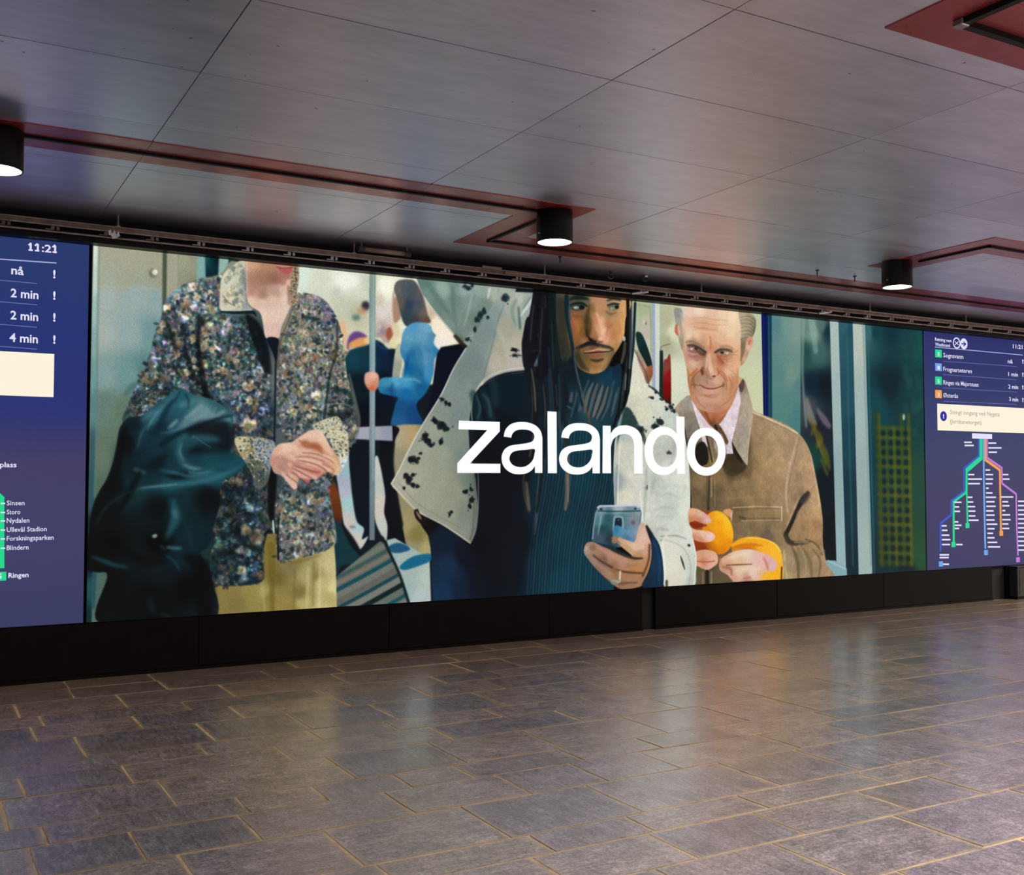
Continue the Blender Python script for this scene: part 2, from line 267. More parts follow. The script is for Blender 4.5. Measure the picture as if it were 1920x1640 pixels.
for x, y, r, c in ((360, 536, 8, 'dcc6a0'), (392, 615, 12, 'c0b092'), (358, 612, 6, 'a8a896'), (312, 574, 7, 'c9c0a0'), (312, 580, 6, 'c9b98e'), (298, 618, 6, 'c0a070'), (292, 655, 8, '8c90ac'), (395, 575, 9, 'b7b08c'), (366, 560, 7, '6b86b0'), (388, 555, 7, '9a8cb0'), (330, 555, 7, '7c90a8'), (400, 650, 6, 'b09c98'), (440, 660, 8, 'a89a88'), (345, 698, 8, 'c2ae80'), (462, 722, 10, 'bdae8e'), (320, 695, 7, '9aa0a0'), (440, 690, 6, 'b4a890'), (318, 668, 8, '7c8c98'), (350, 590, 8, 'b8b4a0'), (372, 628, 9, 'aaa08c'), (345, 640, 8, '8c94a0'), (330, 620, 8, 'a4a090'), (420, 620, 8, '8c94a4'), (380, 680, 8, 'a8a088'), (410, 690, 8, 'b0a48c'), (430, 610, 7, '9c8c90'), (358, 575, 7, 'b4b8b0'), (380, 545, 7, 'b0b0bc'), (400, 570, 7, '8898b0'), (335, 590, 7, 'c4bc9c'), (310, 640, 7, '9490a8'), (350, 660, 7, '5c7080'), (455, 690, 8, '8c9098'), (425, 740, 9, '6c7c88'), (470, 745, 9, '7c8490'), (490, 770, 8, '8c90a0'), (500, 720, 6, '909c9c')): rose(x, y, r, c)
L2 = '300,720 360,735 440,760 505,760 515,800 512,990 494,1000 492,1088 430,1097 394,1090 392,1060 400,900 300,850'
flowers(L2, 800, PALD, (2, 4.5), 4, ('8a8670', '6d7a74'))
L3 = '553,545 575,548 600,556 620,575 636,610 645,655 650,700 664,750 668,800 655,850 620,900 560,850 520,800 516,720 524,660 545,590'
flowers(L3, 1000, PALB+['c0b694', 'aeb09c', '8d6450', 'a2866a'], (1.5, 3.4), 5, ('c4b894',))
L4 = '515,940 530,900 610,880 620,940 630,1000 627,1020 600,1036 560,1046 521,1048'
flowers(L4, 460, ['8f8c7c', '7c8a8a', '5c7890', 'a89c84', '6a746c', 'b0a890', '3c4c50', '8c7c70'], (1.6, 4), 4, ('9c9684', 'a8a08a'))
for x, y, r, c in ((592, 741, 10, 'c9bd9a'), (560, 732, 9, 'c2b070'), (548, 770, 11, 'c4bda0'), (583, 772, 12, 'b8b698'), (560, 722, 6, 'd6cc9c'), (545, 715, 6, '8088a8'), (575, 690, 5, '9c7468'), (536, 700, 6, '8a6258'), (610, 580, 8, '5a5470'), (622, 600, 7, '484668'), (620, 590, 6, '7c7894'), (640, 720, 9, '9a9490'), (630, 735, 8, '908c8c'), (596, 930, 9, '6c88a0'), (598, 965, 9, '5c7c9c'), (534, 965, 11, '8c897c'), (560, 960, 11, 'a39c8a'), (570, 985, 9, '9a9080'), (535, 1028, 8, 'a4a498'), (480, 1005, 15, '7d7a64'), (450, 1030, 8, '7c8480'), (462, 1035, 8, '6c7c7c'), (418, 1085, 9, '6c7c78'), (455, 1085, 9, '5a7880'), (466, 795, 14, 'a39a84'), (462, 800, 8, '8a8468'), (446, 765, 5, 'd8c4b0'), (438, 1010, 8, '3d5a5c'), (430, 970, 9, '3a5450'), (590, 925, 5, 'b08c50'), (570, 590, 7, '9c9490'), (590, 600, 7, '8c8898'), (555, 620, 7, 'b0a890'), (580, 640, 7, 'a49c84'), (610, 640, 7, '94808c'), (565, 665, 8, 'a8946c'), (590, 670, 7, 'a0785c'), (615, 690, 7, '8c7c6c'), (545, 650, 7, 'b4ac90'), (535, 690, 7, '98a094'), (560, 700, 7, '70809c'), (600, 715, 7, 'a4805c'), (550, 745, 8, '6c7494'), (530, 760, 8, '8088a0'), (610, 760, 8, '7c8488'), (640, 690, 7, 'b0a88c'), (645, 660, 6, '9c947c'), (412, 960, 9, '3c5454'), (440, 930, 9, '34484c'), (470, 950, 9, '44585c'), (490, 920, 8, '2c4448'), (410, 1020, 10, '405c5c'), (430, 1060, 10, '4c6468'), (480, 1060, 9, '3c5c70'), (560, 1020, 9, '7c8478'), (590, 1000, 9, '8c8c80'), (612, 1000, 8, '9c8c78'), (580, 940, 8, '7c8c90'), (545, 990, 8, '9c988c')): rose(x, y, r, c)
L5 = '292,622 280,662 268,692 252,726 236,762 240,785 300,770 330,730 310,690'
flowers(L5, 420, PALD+PALB[:6], (1.8, 4)); [rose(*q) for q in ((285, 680, 8, '7c8890'), (270, 720, 8, '5c7070'), (300, 710, 8, '8c8c80'), (262, 750, 7, '4c645c'))]
for P_, s_, a_ in ((L5, 7, .25), (L5, 3, .2), (L1, 7, .22), (L1, 3, .22), (L2, 8, .25), (L2, 3, .2), (L3, 6, .16), (L3, 2.6, .2), (L4, 7, .2), (L4, 3, .2)): mottle(P_, s_, a_)
def soften(P, s):
    def go():
        global cv
        Q = uv(pts(P)); x0, y0 = np.maximum(Q.min(0).astype(int)-4, 0); x1, y1 = Q.max(0).astype(int)+4
        cv[y0:y1, x0:x1] = np.dstack([gauss(np.ascontiguousarray(cv[y0:y1, x0:x1, i]), s) for i in range(3)])
    clipped(P, .8, go)
for P_ in (L1, L2, L3, L4, L5): soften(P_, 1.1)
BLOOM = [(176, 168, 140), (150, 150, 156), (112, 124, 150), (168, 148, 120), (140, 136, 120), (132, 116, 132), (188, 180, 156), (100, 116, 124)]
for P_, n_, lo_, k_ in ((L1, 46, 6, .95), (L2, 46, 6, .55), (L3, 60, 5, .92), (L4, 30, 6, .85), (L5, 12, 6, .7)):
    Q = pts(P_); a_, b_ = Q.min(0), Q.max(0); i = 0
    while i < n_:
        x, y = a_+(b_-a_)*rs.rand(2)
        if inside(Q, x, y):
            i += 1; rose(x, y, lo_+4*rs.rand(), np.array(BLOOM[rs.randint(8)])*k_*(.8+.3*rs.rand()))
            for q in range(3): t = 6.3*rs.rand(); dab(x+11*math.cos(t), y+11*math.sin(t), 3, (20*k_, 44*k_, 48*k_), .6, 2, t)
for P_, a_ in ((L1, .16), (L2, .2), (L3, .12), (L4, .14)): mottle(P_, 9, a_, .1)
# folds, openings, shade
for s, w, c, f, a in (('372,590 370,640 378,700 390,760', [3, 7, 12, 16], '04090c', 2.5, .85), ('345,630 352,680 372,720', [5, 10, 8], '060c10', 2.5, .8), ('308,600 320,625 330,660', [6, 10, 4], '0a1210', 2.5, .75), ('414,583 440,585 472,584 480,592', [3, 5, 6, 2], '05161a', 1.2, .95), ('462,590 475,610 488,645 500,690 508,700', [8, 22, 26, 16, 3], '050b10', 2.5, .9), ('518,655 516,690 515,760 513,840', [5, 4, 4, 4], '0a1a20', 1, .9), ('512,860 510,900 508,960 514,985', [12, 16, 12, 3], '020608', 2, .95), ('522,970 520,1000 521,1048', [3, 3, 4], '070d0e', .9, .9), ('632,600 630,660 618,700 612,745 606,790', [3, 3, 4, 5, 5], '0e1e22', 1.6, .8), ('634,625 628,670', [2, 5], '4b3c20', 2, .7), ('622,735 640,730 660,745 650,760 630,750', [3, 9, 12, 7, 3], '0a2420', 2.5, .75), ('610,757 640,756 656,760', [2, 3, 2], '7c8c88', 1, .7), ('615,775 640,780 660,770', [8, 16, 8], '0c1614', 3, .75), ('566,592 585,596 600,598', [4, 7, 3], '0a2a2c', 1.6, .8), ('548,575 540,600 525,640 520,690', [2, 2, 2, 2], '5c3c2a', .8, .8), ('430,920 440,1000 400,1060', [30, 20, 10], '050c12', 8, .5), ('390,770 400,830 398,880', [18, 26, 10], '020608', 4, .85)): stroke(s, w, c, f, a)
stroke('654,700 664,745 672,790 664,830', [3, 6, 7, 4], '6d6c68', 1.5, .7); stroke('511,975 512,990 513,1000', [3, 4, 2], 'b8ccc8', .8)
# neck, jaw and chest
poly('458,486 462,520 461,552 468,572 486,584 492,604 498,632 521,633 528,610 545,568 543,540 552,520 558,480', '465,492,d8b296 475,492,c09074 500,492,a98068 525,495,b08068 545,492,d49c88 466,520,b08670 490,520,98705c 515,520,946a58 535,515,b07c6c 550,510,d6b49c 470,545,b98f80 490,550,a67c6c 515,545,b89484 530,540,d4b6a2 540,535,e0c8b4 470,562,e2c2ae 490,565,dbbcaa 510,560,dabaa6 535,560,e2c8b6 490,585,e4cab6 515,590,e2c4b2 535,580,ddc6b2 505,620,dcbcae 520,615,d8b4aa', .9)
poly('465,486 545,486 548,505 543,525 530,534 512,528 485,540 470,548 466,520', '470,492,c49c80 500,492,b08468 530,492,b4846a 480,520,a0765f 510,520,8d6450 530,520,a0685c 480,538,a67c68', 3, True, .6)
poly('520,500 533,501 548,498 556,502 549,510 536,512 526,508', 'ae5450', 1.5, True, .9); stroke('517,499 530,502 552,500', 1.8, '6a2c28', 1, .7); blob(541, 527, 6, 5, 'eab49c', 2, .8); stroke('462,490 462,550', 2, 'e8ccb0', 1, .6)
stroke('540,535 541,570', [5, 3], '7a3c34', 2, .6)
poly('500,633 521,634 520,655 517,676 510,660', '0a1020', 1, True)
poly('548,500 558,500 560,520 556,548 560,560 548,572 541,560 543,535', '9c8468', 1.2); flowers('548,500 558,500 560,520 556,548 562,575 548,575 541,560 543,535', 60, ['c8b898', '6a543c', 'b0a08c', '8a7866'], (1.3, 2.6))
COL = '432,500 446,489 458,488 457,515 460,552 466,572 472,579 440,580 413,580 411,562 412,540 415,520 422,508'
poly(COL, '440,500,c4cab4 425,520,d4d4bc 445,520,c6ccb4 455,530,8e9494 420,560,d2cab0 440,550,cac6a8 430,575,cfc9b4 455,570,9a9c9c', .8)
for x, y, r, c in ((436, 512, 9, 'cfd2ba'), (434, 550, 11, 'd6cfae'), (420, 565, 7, 'd8cfb4'), (450, 545, 5, '8f949c'), (450, 525, 5, 'a8b0a4')): rose(x, y, r, c, '9c9a70')
for q in range(22):
    x, y = 415+45*rs.rand(), 495+80*rs.rand()
    if inside(pts(COL), x, y): rose(x, y, 4+4*rs.rand(), [(206, 204, 180), (150, 156, 156), (190, 190, 166), (128, 140, 130)][q % 4], '9c9a70')
stroke('417,553 428,566 440,572', 2, '6a5c48', .8, .8); stroke('456,500 459,540 462,572', 2, '707c80', 1, .7); stroke('414,580 440,581 472,580', 1.6, 'e4e2d4', .7, .8)
# the dark leather coat over the arm
BAG = '338,729 318,738 296,752 276,772 256,780 240,782 224,800 218,830 212,860 200,895 185,920 174,945 166,990 161,1062 180,1072 200,1080 178,1160 250,1170 400,1160 394,1080 388,1060 372,1040 392,1020 400,985 410,950 415,905 440,890 460,868 455,858 440,850 434,815 436,778 420,762 396,748 362,738'
poly(BAG, '330,745,1d5560 250,800,0a1a22 235,830,060a0e 290,780,2a5866 270,820,0d2a38 300,800,0b2834 380,770,4a747c 330,800,1e4854 400,760,2c5a60 430,780,2c5c60 240,870,071a20 290,880,0a2630 350,870,0e3440 420,870,0f3a44 250,910,0b2c32 320,905,124048 400,890,174a54 210,910,04080c 190,960,04070a 300,950,02090d 330,940,08242c 390,930,04080b 200,1020,020405 300,1020,010304 345,1000,07222a 250,1050,041014 300,1070,041016 330,1040,07202a 200,1090,030506 280,1120,020406 350,1100,010203 395,1130,061c24', 1)
for s, w, c, f, a in (('378,758 362,772 345,784', [3, 6, 3], 'a0aeb4', 2.5, .65), ('392,766 378,780 360,790', [3, 5, 3], '98a6ac', 2.5, .6), ('332,786 322,796 314,802', [4, 6, 3], '8ca0ac', 2.5, .7), ('404,762 396,776 384,784', [3, 6, 3], '7c949a', 2.5, .5), ('300,755 285,775 270,800 262,830', [8, 14, 12, 6], '1d4450', 5, .55), ('262,800 255,840 262,880', [10, 14, 8], '0d2a34', 5, .5), ('300,830 320,850 330,880', [12, 18, 10], '0a2832', 5, .5), ('220,940 260,925 310,918', [6, 10, 6], '0c3038', 5, .6), ('338,732 322,750 300,770 280,795', [8, 14, 14, 6], '2f6270', 4, .8), ('322,745 302,768 280,775 264,790', [5, 8, 9, 4], '4c7a88', 4, .6), ('335,760 350,755 362,752', [8, 12, 6], '4a7880', 3, .7), ('375,762 385,775 360,785 335,800', [16, 26, 22, 8], '6a8a92', 5, .75), ('420,770 400,780 380,785', [6, 8, 4], '7a949a', 2.5, .7), ('338,730 330,745 315,760 300,790 285,815', [3, 5, 9, 12, 8], '06202c', 3, .8), ('436,777 410,784 385,794 350,805 320,820 300,835', [3, 4, 5, 7, 10, 12], '041a22', 2.5, .85), ('430,786 405,792 380,797', [8, 7, 2], '5c8a90', 2, .8), ('428,795 432,820 434,845', [6, 6, 5], '5c8488', 2, .8), ('348,812 338,828 333,842 336,856 345,868 362,877 380,878', [4, 8, 11, 13, 13, 11, 6], '2c5a64', 4, .7), ('340,830 336,846 343,862', [2, 4, 3], '5a8890', 2, .6), ('352,812 372,802 410,802 425,815 425,835 400,838 370,842 352,848', [8, 24, 34, 34, 24, 18, 16, 6], '060b12', 5, .85), ('370,830 400,842 425,850', [10, 14, 8], '0b2a34', 4, .6), ('395,838 378,828 366,818', [1.2, 1.5, 1], '5c7474', .8, .7), ('342,870 360,877 375,878', [3, 6, 3], '5a828a', 2, .7), ('250,878 268,884 262,886', [4, 8, 3], '35626a', 2.5, .8), ('458,868 440,878 415,890 380,900 330,908 290,912 250,918', [2, 7, 10, 12, 9, 6, 3], '2e6470', 3.5, .85), ('330,907 290,911 262,914', [3, 3, 2], '6a868c', 1.2, .6), ('440,858 455,862 430,872 400,868', [5, 10, 16, 8], '134853', 3, .8), ('336,885 350,890 325,893 310,890', [4, 10, 10, 3], '050d10', 3, .8), ('310,850 290,870 270,875', [10, 22, 10], '050b10', 5, .6), ('225,960 260,925 240,930', [8, 16, 4], '0a2c2c', 6, .5), ('322,935 326,955 328,970 320,990 310,1010', [8, 18, 20, 12, 4], '215058', 4, .85), ('326,955 328,968', [6, 8], '3c6a70', 3, .8), ('312,1025 330,1027 338,1027', [5, 7, 6], '2f6066', 2, .85), ('300,1024 308,1030', [7, 5], '254e58', 2.5, .6), ('170,1042 195,1052 220,1060 240,1063', [3, 8, 7, 3], '104048', 2.5, .85), ('386,1060 392,1110 400,1158', [3, 7, 10], '08242c', 2, .9), ('330,1040 300,1062 280,1070', [10, 22, 12], '05181e', 5, .7), ('345,1042 375,1060 380,1100 385,1150', [10, 30, 40, 34], '010204', 5, .9), ('300,1150 320,1156', [3, 4], '10302e', 2, .8), ('280,1122 285,1145', [10, 12], '0a1e28', 4, .7)): stroke(s, w, c, f, a)
for s, w, c_, f, a in (('265,880 250,905 238,930 215,965', [6, 12, 14, 6], '010305', 4, .8), ('236,800 226,840 214,890 196,930', [8, 14, 16, 8], '020507', 4, .8), ('300,812 318,808 336,802 352,798', [2, 4, 4, 2], '4c7a86', 1.8, .5), ('276,792 264,812 256,840', [2, 4, 2], '386874', 1.8, .5), ('296,770 284,786 274,806', [2, 4, 2], '6a949e', 1.6, .5), ('352,744 380,752 404,764', [2, 4, 2], '4a767e', 1.8, .6), ('345,735 352,748 352,765', [3, 5, 2], '082630', 2, .6), ('300,880 330,886 360,892 400,884', [2, 5, 6, 3], '3c7280', 2.4, .6), ('352,884 372,886 392,882', [2, 3, 2], '6c98a2', 1.6, .5), ('250,918 220,932 196,952 178,985', [3, 5, 5, 3], '0c2a30', 2.6, .7), ('322,930 316,950 306,975', [4, 6, 3], '0a2028', 2.6, .6), ('340,960 352,1000 362,1030', [3, 6, 4], '0e2c36', 3, .6), ('270,1000 286,1020 305,1034', [6, 12, 6], '010203', 4, .8), ('200,1000 230,1030 270,1050 310,1052', [10, 20, 18, 8], '010203', 5, .7), ('310,1040 326,1052 336,1070', [3, 5, 3], '16404a', 2, .6)): stroke(s, w, c_, f, a)
blob(289, 1004, 5, 3.5, '8fa89c', 1.5, .9, -.4); blob(362, 818, 3, 3, '51605e', 1.4, .7)
stroke('234,740 242,728 262,712', [6, 10, 6], '143634', 4, .4); flowers('235,790 240,745 262,712 290,720 300,738 262,770', 60, ['4c6a5e', '2c4844', '8c8478', '5c786c', '24363a'], (1.6, 3.5))
# cuffs and clasped hands
CUF = '585,800 600,788 620,782 632,780 640,790 642,802 652,812 653,838 648,856 638,862 630,852 622,835 610,815'
poly('440,820 470,818 500,822 515,832 508,870 500,905 480,915 468,880 446,845', '450,830,c8bc98 465,840,9a8a58 485,840,a0a8b0 500,850,8c98a0 480,870,5c6048 490,890,4a5048 505,870,788894', 1)
flowers('440,820 470,818 500,822 515,832 508,870 490,905 478,905 468,880 446,845', 110, ['c8c0a0', '9aa6b4', 'b4a878', '6c8098', 'd4ccb0', '5c6450', '3c4a4c'], (1.6, 3.4))
poly(CUF, '600,795,c2bca0 625,790,d0cab0 640,810,cfc8aa 650,830,bcb498 630,840,c4bca0 640,855,d6ceb4', 1); flowers(CUF, 130, ['d8d2b8', 'c2b896', 'a49878', 'b4ae94', '8a8264', 'dcd6c0'], (1.4, 3))
for x, y, r, c in ((629, 791, 7, 'd6d0b0'), (641, 818, 7, 'd2caa8'), (622, 803, 6, 'cac29e')): rose(x, y, r, c, '6a6030')
HAND = '506,862 512,842 524,831 545,828 562,818 578,808 592,804 604,810 612,824 620,838 630,852 638,868 636,884 628,890 616,884 605,888 596,896 584,896 576,904 564,896 556,906 557,914 550,917 540,906 530,892 514,886 508,874'
poly(HAND, '520,845,d8ae92 535,835,e2bca4 515,865,c08c7c 530,870,b08478 525,885,b89082 550,830,d2a896 560,820,deb6a2 580,815,e4bca8 600,815,e6c4ae 570,830,b87c5c 590,840,c08060 610,830,d0a080 545,850,dcb49c 570,850,d2a48e 600,858,c08a7c 625,860,d0a078 632,880,d8b08c 550,870,b87f70 575,870,cb9684 600,875,c4826c 540,895,d6ac98 580,895,b8685c', 1)
for s, w, c, f, a in (('566,826 580,832 592,834 604,842', [3, 6, 9, 4], '9c5a3c', 1.8, .75), ('560,822 575,815 592,812 604,824 612,840 622,850', [6, 12, 14, 12, 9, 6], 'e4bea8', 2, .75), ('545,842 570,846 600,854 620,862 630,868', [12, 14, 13, 12, 8], 'dcb49e', 2, .7), ('550,860 575,862 600,870 618,880', [8, 11, 11, 7], 'e0b8a2', 1.4, .85), ('540,868 555,880 575,890 592,894', [6, 11, 11, 8], 'd8a898', 1.4, .85), ('530,886 542,898 553,912', [10, 12, 9], 'dcb49e', 1.4, .9), ('552,856 580,856 608,864', [2, 3, 2], '9c6050', 1.3, .7), ('548,872 570,878 590,884 600,884', [2, 4, 4, 2], '8c4c40', 1.4, .75), ('545,884 556,890 562,897', [2, 3, 3], '7a4034', 1.3, .7), ('604,868 625,880 622,888', [3, 3, 2], '96543c', 1.4, .6), ('512,860 525,856 540,866', [3, 8, 6], 'a87468', 3, .5), ('530,836 545,836 556,842', [6, 10, 6], 'e8c6ac', 3, .6)): stroke(s, w, c, f, a)
for s, w, c_, f, a in (('566,848 590,850 612,858 630,870', [2, 2.4, 2.4, 2], (138, 80, 64), 1.2, .7), ('556,862 578,866 600,874 616,886', [2, 2.6, 2.6, 2], (124, 68, 56), 1.2, .75), ('546,876 562,884 584,896', [2, 2.6, 2], (116, 64, 58), 1.2, .75), ('536,888 546,897 556,904', [2, 2.4, 2], (108, 60, 52), 1.2, .7), ('560,824 574,836 590,838 606,850', [3, 5, 6, 3], (140, 76, 48), 1.8, .6), ('598,806 610,824 620,842', [2, 3, 2], (240, 212, 192), 1.6, .6), ('520,850 534,842 552,846', [3, 4, 3], (236, 202, 178), 2, .6), ('522,872 532,882 540,892', [3, 4, 3], (156, 104, 88), 2, .5), ('604,852 618,858 628,866', [3, 3, 2], (236, 200, 172), 1.4, .6), ('574,868 592,874 606,882', [3, 3, 2], (236, 196, 176), 1.4, .6), ('556,888 566,893 578,898', [3, 3, 2], (232, 192, 176), 1.4, .5)): stroke(s, w, c_, f, a)
for x, y in ((548, 848), (556, 862), (546, 876), (534, 884)): blob(x, y, 5, 4, 'c08478', 2, .4)
blob(616, 881, 4, 2.6, 'e6b0a4', 1, .9, .4); blob(590, 894, 4, 2.4, 'e0a49c', 1, .9, .2); blob(551, 911, 3, 3.4, 'e6b4ac', 1, .9); blob(575, 901, 5, 3, 'b05c54', 1.5, .8); stroke('628,868 634,878 630,886', [8, 9, 6], 'd8b48c', 1.6, .8)
# ---- man in the pale spotted jacket: raised back panel, turned-out front, dark knitted jumper
def J(s, c, f=.9, sm=False, a=1.): return poly(s, c, f, sm, a)
J('826,650 880,640 905,680 850,780 812,800 800,806 804,770 814,700', '03080f', 1.5)
stroke('736,830 733,870 740,930 752,985', [8, 10, 12, 8], '030a12', 2, .9)
poly('823,655 862,655 900,640 880,700 830,770 800,790 812,720', '03091a', 1.5)
J('780,520 970,535 960,560 905,625 877,648 866,644 846,622 815,585 795,556', '790,530,5b7a70 800,545,6f8c80 815,575,6c8178 830,540,93a89c 850,530,6f8c84 852,560,6a837c 870,540,93a69e 880,560,7d8f8c 850,600,7a8c84 870,620,74847c 900,540,8fa098 910,570,74867c 890,600,6c7e74 930,550,a6aea0 880,635,8e9c94 860,640,4f5c50', 1)
for s, w, c, f, a in (('795,556 815,583 846,620 866,642', [2, 2, 2, 2], 'd8d8c8', .8, .8), ('800,528 822,560 850,600', [8, 12, 4], '4f6c64', 4, .55), ('848,535 850,580 858,620', [6, 8, 3], '55726c', 3, .6), ('885,548 878,580 870,610', [3, 4, 2], 'a3b2a8', 2, .6), ('918,540 914,558', [5, 3], 'e0dfd0', 1.5, .7), ('935,540 933,552', [3, 2], '8f9a90', 1.4, .7), ('852,628 868,646 876,652', [6, 8, 6], '1c1a14', 1.6, .9)): stroke(s, w, c, f, a)
J('1010,540 1050,545 1040,700 985,720 980,660 984,620 996,585', '070c14', 1.2)
J('940,545 1012,548 985,600 978,640 978,655 982,690 945,694 915,706 898,720 888,735 884,760 878,800 880,840 892,900 896,950 893,985 886,1018 880,1018 860,1003 830,983 780,955 735,912 733,904 748,880 765,845 792,795 826,740 850,690 873,652 893,620', '945,552,a2aaa0 975,560,b4b8a8 960,575,a6aa9a 985,565,8aa098 930,580,8d9a94 915,610,7f8f8c 950,610,a09f8e 965,650,b4ad9c 940,650,a5a390 900,640,7d8c88 890,680,778583 930,680,b2ac9a 965,680,b6b0a4 870,700,74827f 850,730,7c8a84 880,720,7b8985 860,780,75837f 830,770,7f8a80 810,800,969c8c 850,820,7f8b80 870,850,75827a 820,850,929886 790,840,989c8c 780,880,9f9f8e 820,900,969884 760,900,aaa898 850,920,8c907e 880,900,6e7a70 840,960,8f9382 870,960,7b8275 885,1000,848a7e 800,930,9a9a88', .9)
poly('940,548 925,572 905,600 880,648 862,690 880,700 892,740 905,712 925,640 935,600 945,570', '940,560,959f9a 925,585,7f8f8d 905,620,768685 880,670,707f7e 895,710,75837f 918,650,7f8e8a', 2, True, .65)
for s, w, c, f, a in (('873,652 850,690 826,740 792,795 765,845 748,880 733,906', 2.4, 'd2d6c8', .8, .85), ('733,906 780,955 830,983 862,1004 882,1018', 3, 'c8c2ac', .9, .85), ('745,903 785,945 832,972 865,990', 1.4, '6f6a58', .8, .55), ('896,870 897,930 893,985 885,1016', 2.4, 'b4b6aa', .8, .8), ('889,940 886,990 881,1012', 2.5, '4f6158', 1.4, .6), ('886,800 884,770 888,738 900,720', 1.6, 'b0bcb0', .8, .8), ('892,742 900,722 918,706 946,695 983,690', 6, 'c8c6b8', 1, .8), ('890,740 902,726 920,713 946,703 983,697', 2, '6c6c60', .9, .7), ('945,570 933,602 922,650 906,706', [1.5, 2, 2, 2], '5c6c6a', 1, .55), ('1004,552 988,575 975,592', [7, 6, 3], 'cfd8cc', 1.2, .8), ('995,556 980,578', [2, 2], '5e7470', .8, .7), ('1008,562 996,580 990,592', [6, 5, 3], '9aa8a4', 1.2, .8), ('968,560 960,580 966,610', [5, 7, 4], '5c8078', 2.5, .55), ('972,575 975,615', [4, 5], '1f4a50', 2, .6), ('930,610 945,640 952,670', [4, 8, 6], 'bcb8a6', 4, .5), ('870,640 880,645', [3, 2], 'a9b1a8', 1, .6)): stroke(s, w, c, f, a)
def spots(L, c='0a1216'):
    for x, y, rx, ry, r in L:
        for k in range(5): blob(x+rx*.5*rs.randn()*.6, y+ry*.5*rs.randn()*.6, rx*(.5+.45*rs.rand()), ry*(.5+.45*rs.rand()), c, 1.3, .72, r+rs.randn()*.5)
        for k in range(4): blob(x+rx*rs.randn()*.75, y+ry*rs.randn()*.75, 1.1+rs.rand(), 1+rs.rand(), c, .9, .7)
spots([(945, 558, 6, 9, 0), (907, 583, 4, 7, -.6), (899, 592, 6, 6, 0), (894, 598, 5, 5, 0), (914, 594, 2, 3, 0), (876, 635, 4, 4, 0), (890, 617, 3, 4, 0), (872, 536, 4, 3, 0), (878, 540, 4, 4, 0), (885, 534, 3, 2, 0)], '14252c')
spots([(829, 748, 4, 3, .3), (836, 754, 3, 4, .3), (842, 758, 3, 4, 0), (816, 788, 8, 5, .6), (828, 795, 9, 7, .5), (836, 803, 6, 5, .5), (795, 818, 6, 7, .6), (802, 826, 8, 6, .7), (808, 833, 6, 4, .3), (826, 826, 4, 6, 0), (769, 860, 6, 6, 0), (776, 862, 7, 7, 0), (784, 858, 3, 3, 0), (789, 849, 2, 2, 0), (760, 892, 5, 6, 0), (768, 900, 6, 7, 0), (774, 908, 6, 4, 0), (782, 911, 4, 3, 0), (757, 914, 2.5, 2, 0), (774, 890, 4, 3, 0), (872, 921, 6, 3, 0), (883, 915, 2, 5, -.5), (883, 935, 4, 7, 0), (880, 948, 3, 5, 0), (843, 964, 2.5, 3, 0), (846, 959, 3, 2, 0), (965, 655, 8, 2.2, 0), (966, 666, 8, 2.4, 0)])
# trousers / coat shadow under the flap, dark jumper
J('778,958 830,985 882,1020 898,985 898,900 892,840 886,790 888,740 900,724 940,702 985,697 1000,640 1060,660 1160,690 1160,950 1150,1120 812,1135 808,1040 806,1008 790,985', '800,975,030304 830,1010,06182a 840,1060,0b2740 830,1110,0c2c48 870,1040,050c1c 860,1100,081c34 900,1020,03060f 920,900,03080f 920,960,04091a 905,850,03070f 920,760,04121c 950,740,051722 940,800,040b14 960,900,05101e 960,1000,04101c 940,1080,04111d 1000,760,0a1820 1000,840,04101a 1020,900,072634 1000,960,06202e 1060,800,0b3844 1060,860,0a3442 1090,900,0a3644 1120,820,0b3844 1100,960,072c3a 1060,1000,083542 1020,1040,062c3a 1100,1060,083848 1060,1090,093a4a 1130,900,082c38 1150,860,061c28', 1)
poly('776,957 783,954 788,965 800,975 794,984 780,972', '100c0c', 1); stroke('780,958 785,966 789,972', [2, 5, 3], '9c6860', 1, .9)
stroke('886,735 892,760 900,790 925,800 910,750 905,730', 14, '0c2a30', 3, .6); stroke('893,740 900,765 895,785', [3, 5, 3], '3c5a5c', 2, .6); stroke('905,738 915,750 920,780', [4, 7, 5], '38555a', 3, .6); stroke('925,715 930,760', 14, '1b3a3c', 5, .5)
for i in range(26):
    x0 = 1010+i*5.6; x1 = x0-10-6*(i/26); stroke([(x0+14, 770), (x0+4, 900), (x1-4, 1010), (x1-12, 1115)], 1.7, ('1f5060', '16485a', '2a5a68', '103c4c')[i % 4], .9, .55); stroke([(x0+17, 770), (x0+7, 900), (x1-1, 1010), (x1-9, 1115)], 1.6, '021018', .9, .5)
for i in range(9): stroke([(925+i*9, 980), (930+i*8, 1115)], 3, '0a1c30', 2, .35)
